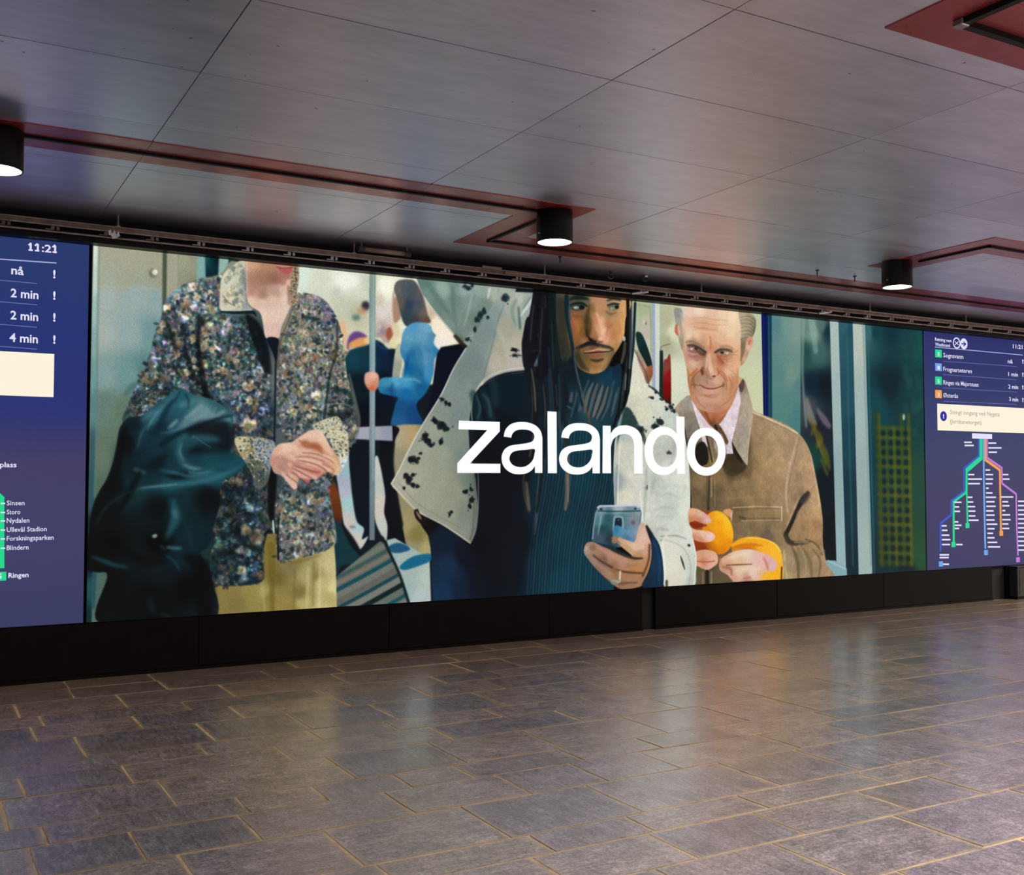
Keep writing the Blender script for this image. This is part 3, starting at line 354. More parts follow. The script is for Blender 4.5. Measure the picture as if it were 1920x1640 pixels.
# polo neck and the ribbed yoke with skin showing through
poly('1070,668 1090,690 1110,702 1135,700 1160,680 1166,700 1162,740 1150,790 1110,800 1070,790 1050,740 1050,700', '1075,690,07161c 1100,710,062430 1140,700,0a3448 1155,690,08243a 1120,735,26404a 1100,760,20444e 1150,760,10303c 1070,760,0b2430', 1.6)
for s, w, c in (('1112,716 1102,740 1096,772', [3, 6, 4], '66645e'), ('1120,718 1112,745 1104,775', [3, 5, 4], '5f5a52'), ('1130,722 1120,755 1112,780', [3, 7, 5], '746a60'), ('1140,724 1130,760 1118,784', [3, 6, 4], '6c6058'), ('1148,730 1140,760 1128,785', [3, 5, 3], '44545a'), ('1156,735 1148,770', [3, 3], '586068'), ('1092,745 1085,770', [3, 4], '4c545a'), ('1072,735 1070,752', [5, 7], '5a5060'), ('1096,765 1105,780', [3, 5], '54483e'), ('1062,760 1072,765', [3, 3], '40564c')): stroke(s, w, c, 1.3, .8)
for s, w in (('1060,728 1052,748 1048,772', 4), ('1082,735 1076,760 1070,782', 4), ('1104,712 1094,738 1088,770', 4), ('1160,726 1154,752 1146,780', 4), ('1152,712 1146,730 1138,756', 3)): stroke(s, w, '48565a', 1.4, .6)
for s in ('1117,716 1107,742 1100,775', '1126,720 1116,750 1108,780', '1136,722 1125,758 1115,784', '1145,728 1135,760 1124,786'): stroke(s, 1.8, '06202a', .8, .9)
# right front of the jacket, sleeve and cuff
RJ = '1188,660 1200,672 1214,688 1218,712 1222,728 1240,745 1268,768 1280,785 1286,830 1292,870 1294,940 1293,990 1300,1015 1305,1045 1303,1075 1299,1098 1254,1102 1247,1095 1243,1060 1235,1020 1222,1008 1208,985 1202,1000 1196,950 1152,948 1150,900 1150,870 1152,830 1160,790 1172,760 1180,735 1184,700'
J(RJ, '1192,680,d8d6c2 1190,720,dcdcc6 1210,720,d8d4c0 1230,760,d2d4c4 1260,780,c4ccc2 1180,760,c8c8b4 1160,800,a8b4ac 1200,770,d4d2b8 1240,800,c6ccc0 1270,820,b6bcb4 1165,850,c8c8ba 1156,900,9aa4a4 1180,880,d0cebf 1175,930,d4d2c0 1200,900,d0d0c4 1240,850,b8bcb4 1230,900,bcc2b8 1215,950,ced2c6 1250,880,d2d6cc 1280,880,dadccf 1285,950,d4dccc 1250,950,c2c8bc 1230,980,c8ccc0 1225,1000,b8beb4 1260,1000,d2d4c8 1290,1010,d0d6ca 1250,1030,d8d6c8 1260,1080,dcd6c4 1290,1060,d0d0c0 1295,1090,b0b8ac 1275,1045,dad8ca', .9)
poly('1165,770 1176,762 1188,775 1200,800 1208,815 1195,835 1180,800 1168,800 1158,830 1154,860 1160,800', '0a2426', 2, True, .85); stroke('1160,800 1166,775 1170,765', [6, 4, 2], '7f9a92', 1.4, .8); stroke('1158,870 1156,900 1154,945', [4, 4, 4], '8a9294', 1.2, .8); stroke('1163,830 1160,870 1158,945', 2, 'e6e2d2', .7, .8)
stroke('1191,800 1205,815 1210,832', [3, 8, 5], '3a4238', 1.6, .85); spots([(1228, 798, 7, 6, .5), (1238, 790, 6, 6, .6), (1222, 745, 4, 2, .4), (1230, 735, 4, 2, .6), (1241, 748, 3, 2, .6), (1252, 752, 6, 2.4, .9), (1258, 762, 7, 3, .9), (1264, 770, 5, 2.4, .9), (1250, 765, 3, 4, .5), (1203, 803, 5, 5, 0)], '1a2028')
spots([(1254, 848, 6, 1.8, -.5), (1292, 1022, 2, 3, 0), (1283, 1062, 1.6, 5, -.35), (1280, 1052, 1.2, 4, -.35), (1213, 915, 1, 5, .2), (1249, 1094, 3, 4, .2)], '2e3230')
for s, w, c, f, a in (('1280,790 1287,840 1293,880 1293,985', 2, 'f0f0e4', .8, .8), ('1212,880 1210,930 1206,985', [5, 6, 3], 'a2a69c', 2, .6), ('1200,920 1204,960 1206,980', [2, 3, 2], 'e4e6de', .8, .7), ('1236,895 1225,905 1222,925', [3, 7, 3], '9aa69c', 3, .55), ('1226,956 1246,950 1266,953', [2, 4, 2], 'a3aa9e', 2, .5), ('1230,966 1248,968 1264,965', [2, 3, 2], 'a8aea2', 1.6, .5), ('1240,928 1255,925 1272,932', [2, 4, 2], 'a8b2a6', 2, .6), ('1228,990 1250,993 1272,1002', [3, 5, 3], '9aa294', 2, .6), ('1238,1005 1255,1005 1278,1008', [2, 2, 2], '767a6c', 1, .7), ('1238,1012 1250,1013', [3, 3], '8c8e80', 1, .7), ('1237,1018 1243,1050 1244,1095', [3, 4, 3], 'e8e8de', 1, .7), ('1265,1020 1285,1035 1293,1060 1290,1095', [2, 3, 3, 3], 'b0b4a6', 1.4, .6), ('1268,820 1262,850 1258,870', [3, 6, 3], '9ca49c', 3, .5), ('1225,810 1215,840 1218,870', [4, 8, 4], 'aab0a6', 4, .5)): stroke(s, w, c, f, a)
for i in range(120):
    x, y = 1185+90*rs.rand(), 700+100*rs.rand()
    if inside(pts(RJ), x, y): dab(x, y, .8+rs.rand(), ('a8aa98', 'ecece0', 'c0c0a8')[i % 3], .5)
# man standing behind
poly('1192,624 1200,622 1207,632 1214,650 1221,672 1223,690 1216,690 1205,670 1196,650', '1200,635,0c2c2c 1210,655,0a2224 1218,680,12201c', 1.2); poly('1194,655 1204,668 1213,686 1222,684 1224,700 1219,714 1213,718 1206,700 1196,676', '1200,670,a08878 1208,685,b08c78 1216,690,9c5a34 1220,700,8c5030 1215,712,7a5c48', 1.3); stroke('1190,655 1200,676 1212,700 1217,720', 1.6, '3c3a38', .9, .8); stroke('1216,722 1228,730 1240,742', [3, 4, 2], '2c3438', 1.2, .9)
# face
FACE = '1040,550 1175,556 1172,600 1171,625 1166,640 1157,656 1148,668 1142,680 1134,692 1124,698 1112,700 1098,697 1086,690 1078,678 1072,664 1062,676 1050,668 1042,640 1038,600'
poly(FACE, '1046,570,33382f 1052,610,3d3c2e 1050,650,28302a 1062,665,3a3a2a 1072,565,4a4a36 1085,558,3c4638 1100,560,57583c 1078,590,8a5a3c 1075,600,9c5c3e 1085,605,96602e 1080,625,8f5a30 1092,620,7c5428 1094,640,9a6b48 1085,645,7a5230 1100,600,4e4224 1100,620,3a2c1c 1108,575,7c6238 1112,560,b48060 1125,562,b88468 1120,575,b8885c 1118,595,c08058 1122,615,d29c74 1127,600,dca684 1130,620,efbfa0 1134,632,dba184 1112,625,a06c48 1110,640,5c3c28 1140,605,b4784c 1150,600,b88a5c 1145,565,a8906c 1160,560,b89878 1168,570,cf9c64 1168,600,d0945c 1160,610,c48858 1150,625,b87850 1160,630,c48e58 1148,640,c08c5c 1155,645,a88050 1142,590,9c8058 1095,668,5e5030 1100,680,7c5c30 1115,685,9a6c3c 1130,685,a87a50 1125,695,b08454 1110,697,a87c4c 1145,660,7c6a44 1090,680,5a4c30', 1)
for s, w, c, f, a in (
 ('1067,560 1080,556 1098,560', [4, 7, 3], '1d2a20', 1.6, .85), ('1138,563 1150,558 1164,562', [3, 6, 3], '4a4840', 1.8, .75),
 ('1068,572 1080,568 1092,568 1100,573', [3, 4, 4, 3], '0e2020', 1.2, .95), ('1071,577 1080,579 1088,580', [2, 2, 1], '4a2c1c', 1.2, .6),
 ('1140,572 1150,569 1160,570', [3, 4, 3], '2a2c24', 1.2, .9), ('1136,583 1146,588 1156,584', [3, 4, 2], '5a4c34', 1.8, .7),
 ('1105,570 1102,585 1100,600 1099,618', [4, 7, 8, 5], '3a3218', 2.4, .7), ('1052,565 1054,600 1058,640 1066,668', [20, 18, 16, 10], '2c2e26', 4, .9), ('1072,590 1085,593 1094,590', [3, 4, 2], '6c3c28', 2, .5),
 ('1108,600 1113,615 1112,630', [3, 5, 4], 'a87048', 2, .6), ('1118,585 1124,600 1129,618', [4, 6, 6], 'e4b494', 2, .7), ('1134,622 1137,630 1134,636', [3, 5, 3], 'cc9478', 1.4, .8),
 ('1103,630 1108,637 1118,639', [3, 4, 2], '140c0c', 1.2, .95), ('1100,618 1101,630', [3, 4], '241810', 1.4, .8), ('1122,640 1130,640', [2, 2], '4c2c1c', 1, .8),
 ('1080,652 1092,648 1104,643 1114,643 1122,647', [4, 7, 8, 7, 5], '141a20', 1.6, .9), ('1122,645 1132,648 1142,650 1150,655', [6, 6, 5, 4], '20281e', 1.4, .85),
 ('1096,659 1110,657 1122,654 1136,656 1146,656', [2, 3, 3, 3, 2], 'd29a80', 1, .9), ('1095,661 1110,660 1125,659 1140,658 1148,656', [2, 2.4, 2.4, 2, 2], '28140e', .8, .95), ('1106,665 1118,667 1132,664', [4, 6, 4], '86524a', 1.3, .85), ('1126,668 1134,670', [3, 3], '9a6a50', 1.5, .5), ('1108,674 1120,676 1132,672', [3, 5, 3], '3c3820', 2, .75),
 ('1082,660 1086,675 1094,688', [7, 9, 7], '2a2a1c', 3, .75), ('1040,600 1046,640 1058,672', [10, 14, 10], '1e2620', 4, .6), ('1058,670 1066,684 1080,690', [6, 8, 4], '14201c', 2.5, .7), ('1152,660 1145,674 1138,688', [3, 3, 3], '5a4c30', 1.6, .6), ('1164,600 1167,620 1160,640', [4, 4, 3], 'd8a468', 2, .6), ('1150,605 1140,615 1138,628', [3, 4, 2], '9c6840', 2, .6), ('1080,600 1084,620', [6, 6], 'b07844', 3, .5), ('1116,690 1128,688', [5, 5], 'b88a5c', 3, .6)): stroke(s, w, c, f, a)
blob(1082, 574, 12, 7, '1c2c2a', 3, .6); blob(1080, 575.5, 5.6, 2.8, '7c9c9c', 1); blob(1091, 575, 5.2, 4.4, '050f16', 1); blob(1079, 576, 2.2, 1.4, 'b8d0d0', .8, .7); blob(1150, 574, 11, 7, '4c4c3c', 3, .6); blob(1148, 577, 4.6, 2.4, '74877c', 1); blob(1156.5, 574.5, 4, 3.6, '0c1814', 1); blob(1146.5, 577.5, 1.8, 1.2, 'a8bcac', .8, .7); stroke('1069,570 1080,567 1093,568 1101,573', [2, 3, 3, 2], '101c1c', 1, .9); stroke('1138,571 1150,568 1161,569', [2, 3, 2], '24261f', 1, .9); blob(1108, 636, 3.4, 2.2, '0a0606', .9); blob(1126, 634, 5, 3.4, 'e8b898', 1.6, .7)
for s, w, c_, f, a in (('1066,561 1080,557.5 1094,557 1103,560', [3, 6, 6, 3], '141c16', 1.4, .85), ('1138,563 1150,559 1163,562', [2, 5, 3], '38342a', 1.5, .8), ('1084,650 1084,668 1092,684 1104,694', [6, 9, 8, 5], '3a3220', 3, .7), ('1107,673 1118,675 1130,672', [3, 5, 3], '2e2818', 1.8, .75), ('1150,655 1146,668 1138,682 1128,693', [3, 4, 4, 3], '6c5434', 2.2, .6), ('1106,684 1118,688 1128,684', [4, 6, 4], '7c5a36', 2.6, .5), ('1090,648 1104,642 1116,643', [4, 5, 3], '0c1216', 1.2, .8), ('1108,600 1106,618 1104,630', [3, 4, 3], '5c3c20', 2, .6), ('1168,575 1171,600 1167,630', [2, 3, 2], 'e0b07c', 1.6, .6)): stroke(s, w, c_, f, a)
# locs
for s, w, c, f, a in (('1012,548 1010,600 1006,650 1012,700', [26, 36, 40, 34], '070b12', 1.6, 1), ('1036,548 1036,600 1040,650 1046,700', [12, 14, 16, 24], '0b1a1c', 1.6, .95), ('1040,690 1050,740 1040,800', [20, 30, 20], '06121a', 3, .9), ('990,640 985,670 994,700 1000,740', [10, 12, 16, 12], '0a1218', 1.6, .9), ('1020,555 1022,575', [7, 6], '3c342e', 1.6, .6), ('1009,625 1013,650 1008,680 1002,685', [3, 3, 5, 4], '3f4c54', 1.3, .8), ('1014,655 1008,672 1002,684', [3, 5, 3], '7c8c94', 1.3, .6), ('985,660 1000,656 1014,658', [2, 2, 1], '2a343a', .9, .8), ('998,690 1000,720 1002,760 1000,800', [8, 9, 9, 8], '33363c', 1.6, .85), ('1003,720 1004,760 1001,800 990,870', [3, 4, 4, 3], '6c665e', 1.5, .75), ('1032,690 1034,740 1036,790', [9, 10, 8], '1c2c36', 1.5, .8), ('1049,700 1050,760 1046,800', [6, 7, 6], '173038', 1.4, .8), ('1062,553 1063,590 1070,630 1078,680 1086,720 1092,760', [8, 8, 7, 6, 6, 5], '0b2028', 1.1, 1), ('1066,555 1070,600', [2, 2], '23405a', .8, .7), ('1076,655 1080,690 1088,725 1096,760', [2, 3, 3, 3], '4c5c60', 1, .75), ('1090,740 1100,770 1108,800', [3, 3, 3], '6a4c34', 1.1, .6), ('1177,560 1178,610 1179,650 1174,690 1168,730 1160,770 1150,800', [6, 6, 7, 8, 8, 6, 4], '080d10', 1, 1), ('1191,566 1189,610 1187,650 1182,690 1178,730', [5, 5, 5, 5, 4], '0c2830', .9, 1), ('1184,570 1184,630 1180,690', [4, 4, 4], '68747a', 1.2, .6), ('1172,640 1170,660 1165,680', [5, 6, 5], '6c6450', 1.5, .6), ('1172,700 1168,740 1164,765', [5, 6, 4], '1a2a2c', 1.4, .9), ('1174,700 1172,730', [2, 2], 'a4a8a0', 1, .6), ('1178,720 1175,750 1165,775', [2, 3, 2], '12181c', .8, .9), ('990,880 984,900 987,930 992,958', [8, 11, 11, 6], '4c483e', 1.6, .95), ('986,895 989,930 992,955', [4, 5, 4], '6c665a', 1.6, .7), ('1012,880 1008,930 1005,975 1002,1000', [3, 5, 5, 3], '3c4c4c', 1.4, .8), ('1062,820 1064,880 1063,930 1060,955', [5, 8, 8, 6], '6c5c50', 1.4, .85), ('1064,890 1065,940', [2, 2], '8c7c68', 1, .6), ('1047,770 1050,800 1055,830', [5, 5, 4], '3a4648', 1.3, .7), ('1021,860 1015,900', [3, 3], '4a4c48', 1.3, .6), ('995,830 993,850', [6, 6], '3c3c30', 2, .7)): stroke(s, w, c, f, a)
for s, w, c_, f, a in (('1003,556 998,590 994,630 992,668 998,700 1004,745 1002,800 994,850 987,900', [9, 10, 10, 9, 9, 10, 10, 9, 8], (13, 15, 20), 1, .95), ('1018,556 1016,600 1012,650 1014,700 1022,760 1020,820 1014,900 1006,960', [9, 10, 9, 9, 9, 8, 6, 4], (14, 18, 24), 1, .9), ('1034,556 1036,610 1036,660 1040,710 1044,770', [9, 10, 10, 9, 7], (11, 18, 22), 1, .9), ('1050,690 1056,740 1060,800 1064,850', [7, 8, 8, 7], (18, 26, 32), 1, .85), ('1001,570 997,600 994,640', [2, 2.6, 2], (70, 74, 80), 1.2, .55), ('1017,575 1014,620 1012,660', [2, 3, 2], (52, 58, 64), 1.2, .6), ('1034,600 1036,650 1038,690', [2, 2.6, 2], (40, 58, 62), 1.2, .6), ('996,690 1002,730 1004,770', [2.4, 3.4, 3], (112, 104, 96), 1.2, .65), ('1018,720 1022,760 1021,800', [2, 3, 2], (80, 86, 88), 1.2, .55), ('1042,720 1045,760', [2, 2], (64, 80, 84), 1.1, .55), ('1003,800 998,830 993,855', [4, 4, 4], (92, 84, 74), 1.4, .6), ('1180,575 1181,620 1180,660', [1.4, 2, 1.4], (70, 76, 80), .9, .6), ('1176,670 1172,705 1166,740', [1.6, 2, 1.6], (84, 84, 80), 1, .55), ('1065,575 1068,610 1074,640', [1.4, 2, 1.4], (48, 78, 92), .9, .7)): stroke(s, w, c_, f, a)
poly('896,850 985,850 985,950 1000,1000 985,1060 960,1118 880,1122 884,1040 897,960', (2, 5, 12), 14, True, .6)
blob(1170, 634, 3, 5, 'c4c4c8', 1, .85)
# phone and the hand around it
poly('1122,948 1192,946 1200,950 1203,960 1197,1012 1160,1026 1110,1014 1113,985 1117,958', '1125,955,7c8c98 1160,952,a4acb8 1195,955,8c98a4 1122,975,4c7884 1140,970,28545c 1130,990,20444c 1120,1005,3c5060 1145,1008,24343e 1165,968,50787e 1185,965,64808a 1195,985,6c8898 1160,1000,3a6880 1180,1005,5488a8 1195,1000,5c8098', .8, False)
stroke('1120,951 1124,948 1160,947.5 1192,946.5 1200,950', 3.4, 'c8cad6', .7, .9, False); stroke('1121,957 1160,958 1201,957', 2.2, '183c46', .7, .9); stroke('1122,961.5 1150,962 1200,961.5', 1.6, '6c98a0', .7, .7); stroke('1117,960 1113,985 1111,1010', 2.4, '86a0a8', .8, .9, False); stroke('1127,966 1124,985 1121,1002', [4, 3, 1.5], '7fa0a4', .9, .75); blob(1127, 954, 3, 2.2, '1c2a38', .7, .95); blob(1191, 953, 3, 2.2, '2a3440', .7, .95); stroke('1202,960 1199,990 1196,1010', 2, '4c6470', .8, .8, False)
poly('1150,971 1153,967 1166,967 1169,972 1168,1000 1150,1000', '7ca4ac', .7, True, .85); poly('1153.5,974 1156,970.5 1163,970.5 1165.5,974 1164.5,989 1153,989', '0e2034', .7); blob(1159.5, 974, 2, 2.4, '5c4450', .7, .9); poly('1151,987 1158,984 1166,988 1178,993 1196,989 1194,1008 1168,1012 1150,1006', [(1155, 990, (52, 118, 150)), (1165, 994, (84, 140, 168)), (1180, 998, (104, 140, 164)), (1192, 996, (124, 146, 166)), (1175, 1008, (70, 112, 142))], 1.2); poly('1182,964 1196,966 1197,985 1188,989 1180,980', '80848c', 1.8, True, .7); blob(1187, 979, 4.5, 4.5, '54444e', 1.8, .6)
poly('1096,1024 1102,1016 1114,1016 1130,1024 1146,1030 1165,1036 1185,1042 1150,1012 1148,1006 1158,1005 1175,1012 1190,1014 1198,985 1206,980 1214,995 1220,1012 1222,1035 1220,1055 1214,1075 1206,1095 1190,1102 1165,1104 1150,1096 1135,1084 1118,1068 1104,1050 1095,1036', '1100,1030,a68878 1105,1045,8a7868 1112,1020,a07a60 1125,1030,9c7458 1145,1040,b0806c 1130,1050,7c5c4c 1165,1050,b08070 1185,1060,9c7050 1150,1065,8a6448 1170,1075,a8764e 1195,1070,b87c4c 1140,1080,9c7a60 1165,1088,8c6a50 1185,1090,9a7258 1200,1080,a07450 1170,1022,c09878 1190,1025,d8b094 1205,1010,dcb4a0 1205,990,caa690 1212,1030,c89a80 1195,1040,b48a64 1215,1050,b48458 1155,1012,886450', .9)
for s, w, c, f, a in (('1146,1030 1170,1040 1190,1046 1205,1046', [3, 5, 5, 3], '241a10', 1.4, .85), ('1140,1024 1160,1034 1178,1042', [6, 6, 3], '1c2a26', 1.8, .8), ('1112,1040 1128,1052 1150,1064 1175,1072 1205,1074', [3, 3, 4, 4, 3], '3a261a', 1.4, .8), ('1096,1042 1110,1060 1128,1078 1148,1094', [2, 3, 3, 2], '14242a', 1.2, .7), ('1120,1024 1140,1036 1165,1048 1190,1056', [6, 9, 9, 6], 'b88a72', 2, .6), ('1108,1046 1130,1064 1148,1076', [5, 8, 6], 'a4806a', 2, .6), ('1150,1064 1175,1066 1200,1062', [5, 7, 5], 'b4885c', 2, .55), ('1165,1084 1185,1086 1200,1080', [5, 6, 4], 'a87c5e', 2, .6), ('1160,1010 1175,1018 1192,1024 1206,1024', [6, 10, 12, 10], 'dcb89c', 2, .75), ('1160,1010 1175,1022 1190,1036', [5, 7, 6], 'b89468', 2, .5), ('1205,990 1208,1008', [8, 10], 'dcb8a4', 2, .6), ('1212,985 1220,1002 1228,1020', [4, 9, 10], '0b1418', 1.5, .95), ('1218,1020 1216,1050 1205,1080', [5, 4, 4], '2c2018', 1.6, .6), ('1160,1094 1180,1092 1195,1092', [3, 3, 2], '4a382c', 1.4, .7)): stroke(s, w, c, f, a)
blob(1152, 1012, 5, 7, '9c7458', 1.4, .9, .3); blob(1111, 1026, 6, 6, '806450', 1.6, .8); blob(1099, 1028, 3, 4.5, 'b49c90', 1.2, .9)
stroke('1163,1070 1162,1086', 3, 'd8d4b8', .8, .95); stroke('1148,1088 1160,1090 1164,1086', [4, 5, 3], '9ca090', 1, .9); blob(1150, 1092, 5, 3.5, '7a8480', 1.2, .8)
poly('1222,1005 1236,1020 1243,1055 1242,1098 1210,1102 1204,1094 1214,1075 1222,1050', '1228,1030,0c2c46 1232,1060,0e304c 1228,1090,0b2840 1215,1090,0a2238', 1); stroke('1226,1015 1236,1050 1236,1095', 3, '1c4a64', 2, .5)
# ---- older man in the tan work jacket
TAN = '1266,768 1280,748 1300,745 1340,810 1385,720 1400,740 1412,768 1440,780 1475,795 1498,812 1512,830 1522,855 1530,895 1538,935 1543,975 1543,1010 1546,1040 1549,1055 1545,1090 1300,1100 1306,1050 1296,1000 1296,940 1292,870 1287,820 1280,785'
poly(TAN, '1272,765,a49480 1285,760,90877a 1290,790,7a7466 1295,850,453a28 1300,870,5a4c36 1310,900,7c6848 1300,930,6c5a3e 1330,890,75603f 1330,930,5f5036 1350,880,7a6444 1370,870,5c4a32 1385,840,2c2418 1400,880,6a5638 1390,900,8c7350 1420,800,9c8260 1430,850,a08560 1450,810,a38a68 1480,820,a58a68 1460,870,a88a64 1480,870,a5886a 1420,890,9c805a 1440,920,967a54 1410,930,8c7450 1460,930,9c8060 1370,930,7d6748 1430,960,8c7350 1400,990,7c684a 1450,990,8f7754 1380,960,705c40 1500,850,a78c6c 1515,860,b0906c 1520,900,b4926c 1530,950,b8956c 1500,930,8c7458 1490,900,9a8060 1525,990,a17d56 1510,1010,9c7a54 1535,1020,a08058 1540,1050,a08664 1500,1050,8c7858 1480,1060,a08b68 1520,1070,98805e 1470,1080,a8946c 1330,1080,4a4430 1350,1090,5f5440 1440,1000,6c5c48', .9)
poly('1282,748 1297,746 1300,770 1310,800 1320,820 1300,860 1292,830 1286,800 1272,775', '1288,760,9a9284 1290,780,857c6e 1300,800,7a7468 1296,830,6a604c', 1)
poly('1372,848 1390,862 1400,875 1385,890 1365,890 1355,870', '2c2416', 3, True, .8); stroke('1376,830 1382,850 1392,866', [4, 8, 4], '14120c', 1.6, .9); stroke('1360,880 1375,895 1395,890', [8, 12, 6], '4c3f2a', 5, .6)
poly('1388,713 1397,712 1404,735 1412,765 1412,780 1407,810 1403,845 1401,872 1393,862 1382,845 1373,828 1380,800 1386,765', '1393,725,8f8070 1400,745,a99a86 1395,770,a49684 1408,775,b4a48c 1390,810,a49688 1403,830,a89a86 1398,855,ada090 1380,825,9c8e7e', .9, False); stroke('1407,800 1403,845 1401,870', 1.5, 'd0c0a4', .7, .7); poly('1384,712 1394,710 1396,724 1390,735 1385,725', '5c463c', 1.4)
for s, w, c, f, a in (('1412,772 1440,784 1475,800 1496,812', [3, 3, 3, 3], 'd8c8a8', .9, .85), ('1414,780 1440,788 1470,800 1492,813', 1.6, '8a7450', .8, .6), ('1496,814 1490,840 1482,870 1476,900 1474,930 1477,960', [3, 4, 4, 4, 4, 3], 'b8a484', 1.2, .8), ('1500,818 1494,845 1486,880 1479,910', 1.6, '86704e', .9, .5), ('1520,850 1530,900 1538,950', [3, 4, 3], 'c8ab84', 2, .5), ('1500,930 1488,955 1478,978 1472,1000', [3, 3, 3, 2], 'b09c7c', 1.2, .6), ('1516,922 1506,935 1495,955 1484,980 1474,1000', [5, 10, 7, 7, 8], '121214', 1.8, .9), ('1516,925 1505,940', [10, 12], '403c36', 3, .7), ('1472,1000 1480,1015 1495,1018 1520,1016', [8, 10, 8, 3], '2a261e', 2, .85), ('1510,1010 1530,1020 1542,1040', [3, 4, 3], '4a3c28', 1.6, .6), ('1374,951 1420,949 1466,950', 1.4, 'd4bc98', .7, .85), ('1466,949 1466,976', 1.6, 'dcc8a8', .7, .85), ('1390,976 1430,975 1464,975', 1.3, 'b8a07c', .7, .8), ('1378,956 1420,953 1462,953', 1.2, '5c4a34', .7, .7), ('1384,972 1410,971 1462,971', 2.5, '5e4c36', 1.2, .6), ('1386,968 1392,970 1398,972', 4, '383020', 1.6, .7), ('1374,956 1370,985', 1.4, 'c8ac88', .8, .6), ('1360,935 1400,932 1450,930', 1.4, 'a89070', 1.4, .5), ('1402,925 1440,922 1466,930', 1.4, '7a6244', 1.2, .5), ('1330,890 1329,920 1328,955', [2, 3, 5], '2b2c26', 1, .9), ('1334,895 1334,930', 2.4, 'a8967a', .9, .7), ('1340,895 1341,950', 1.4, '9c8868', .8, .6), ('1326,890 1325,950', 1.2, '3c3424', .8, .6), ('1470,1030 1472,1060 1475,1085', [3, 5, 4], 'c8b48c', 1.8, .6), ('1484,1022 1495,1050 1498,1085', [4, 6, 5], '5c4c34', 2.4, .7), ('1500,1022 1518,1050 1522,1080', [5, 7, 5], '6c5a40', 2.4, .6), ('1498,1020 1510,1045 1512,1075', [3, 4, 3], 'b8a07c', 2, .5), ('1490,1016 1520,1018 1540,1035', [3, 4, 3], 'b09674', 1.6, .6), ('1525,1030 1538,1050 1536,1080', [3, 4, 3], '5e4c34', 2, .6), ('1546,1030 1548,1055', 2, 'c0a484', 1, .5), ('1498,960 1500,1000', 8, 'a8885c', 3, .5)): stroke(s, w, c, f, a)
# shirt, tie, neck
poly('1296,748 1302,770 1312,800 1318,830 1345,850 1375,850 1372,830 1382,790 1389,750 1385,722 1378,740 1362,775 1345,796 1330,785 1312,772', '1300,760,d8c8c8 1308,785,ddd0d6 1318,810,dcccd4 1330,800,d8c4c4 1350,800,dcc8cc 1365,790,e2d2da 1380,760,e0d0d8 1385,735,d4c4cc 1372,825,d8c8d4 1355,830,cfc0c8', .9, False)
poly('1293,735 1305,760 1318,780 1333,798 1345,798 1360,778 1374,755 1384,725 1385,705 1300,705', '1300,745,c68a60 1315,760,b87850 1335,755,c0845c 1360,750,c88c64 1378,725,d09c74 1330,775,b4704c 1320,770,9c5c3c 1345,785,a86440 1338,792,7c4828 1355,775,b47454 1350,760,c28a64', 1)
stroke('1322,770 1330,788 1336,796', [3, 5, 4], '6c3c20', 2, .7); stroke('1350,790 1360,778', [4, 3], '8c5034', 1.6, .7)
poly('1334,796 1344,794 1352,800 1362,818 1366,828 1360,832 1350,812 1342,806', '5c4230', 1); stroke('1341,797 1344,804', 4, '20140c', .9); poly('1326,815 1334,810 1342,830 1346,850 1344,872 1338,880 1332,870', '1330,830,6c5c50 1340,850,786852 1338,870,8a7a4c', 1); poly('1305,838 1312,828 1322,830 1328,850 1326,868 1312,872 1304,858', '14120e', 1.4); stroke('1324,815 1330,840 1336,866', 3, '30281e', 1); stroke('1330,820 1336,850 1338,872', 1.6, 'a4905c', .7, .8); poly('1338,824 1352,812 1360,832 1362,850 1352,856 1344,850', '9c8c7c', 1.2); stroke('1346,850 1362,852', 1.4, '4c3c2c', .8, .7); stroke('1334,872 1336,890', 2, '8c7c5c', 1)
def paler(s, sat=.80, val=1.07):
    out = []
    for q in s.split():
        x, y, h = q.split(','); k = col(h); l = k@np.array([.3, .59, .11], np.float32); out.append([float(x), float(y), np.clip((l+(k-l)*sat)*val, 0, 255)])
    return out
OLD = '1272,575 1394,580 1393,605 1392,640 1390,670 1386,695 1384,720 1379,740 1370,755 1360,766 1345,772 1330,772 1312,766 1300,752 1294,735 1290,715 1287,690 1283,668 1279,655 1274,635 1270,610'
poly(OLD, paler('1278,582,c8b8a0 1290,582,dcb8a0 1310,580,e4c4ac 1335,582,d8ac90 1355,588,e0bc98 1375,592,e8c8a4 1385,600,e0bc94 1290,600,d8a888 1305,605,d49c78 1320,610,cf946c 1335,612,d8a07c 1355,608,e4b890 1370,620,e4bc92 1385,630,d8b088 1280,625,c8a080 1290,625,e0bc98 1305,625,dcae88 1330,628,d49c78 1350,630,d8a67c 1375,645,dca880 1285,645,c89c78 1300,640,b08060 1315,645,c08860 1333,650,c87c58 1330,640,d29068 1350,648,c8906c 1382,660,d89c70 1290,665,c08070 1305,670,a87060 1318,665,8a5a44 1300,680,d0a080 1290,690,cc9068 1310,685,c8906c 1325,675,bc8c6c 1332,670,c88864 1332,690,e0ac88 1338,705,d89c80 1325,695,a87458 1318,692,7c4c30 1346,690,c87c54 1350,675,a85c3c 1358,672,b86c4c 1370,675,d4946c 1380,685,dca074 1365,695,dca480 1360,710,c88c64 1375,715,c48458 1296,705,c07c4c 1305,710,9c7450 1300,725,b0744c 1310,722,ac8468 1320,712,a87c64 1333,715,b8866c 1345,718,d0987c 1355,725,b48460 1370,735,bc7c50 1300,745,bc7c54 1315,745,c08c70 1330,740,c89074 1335,735,cc8c7c 1345,745,c48c68 1360,745,c08460 1330,755,b87c5c 1345,765,b47454'), .9)
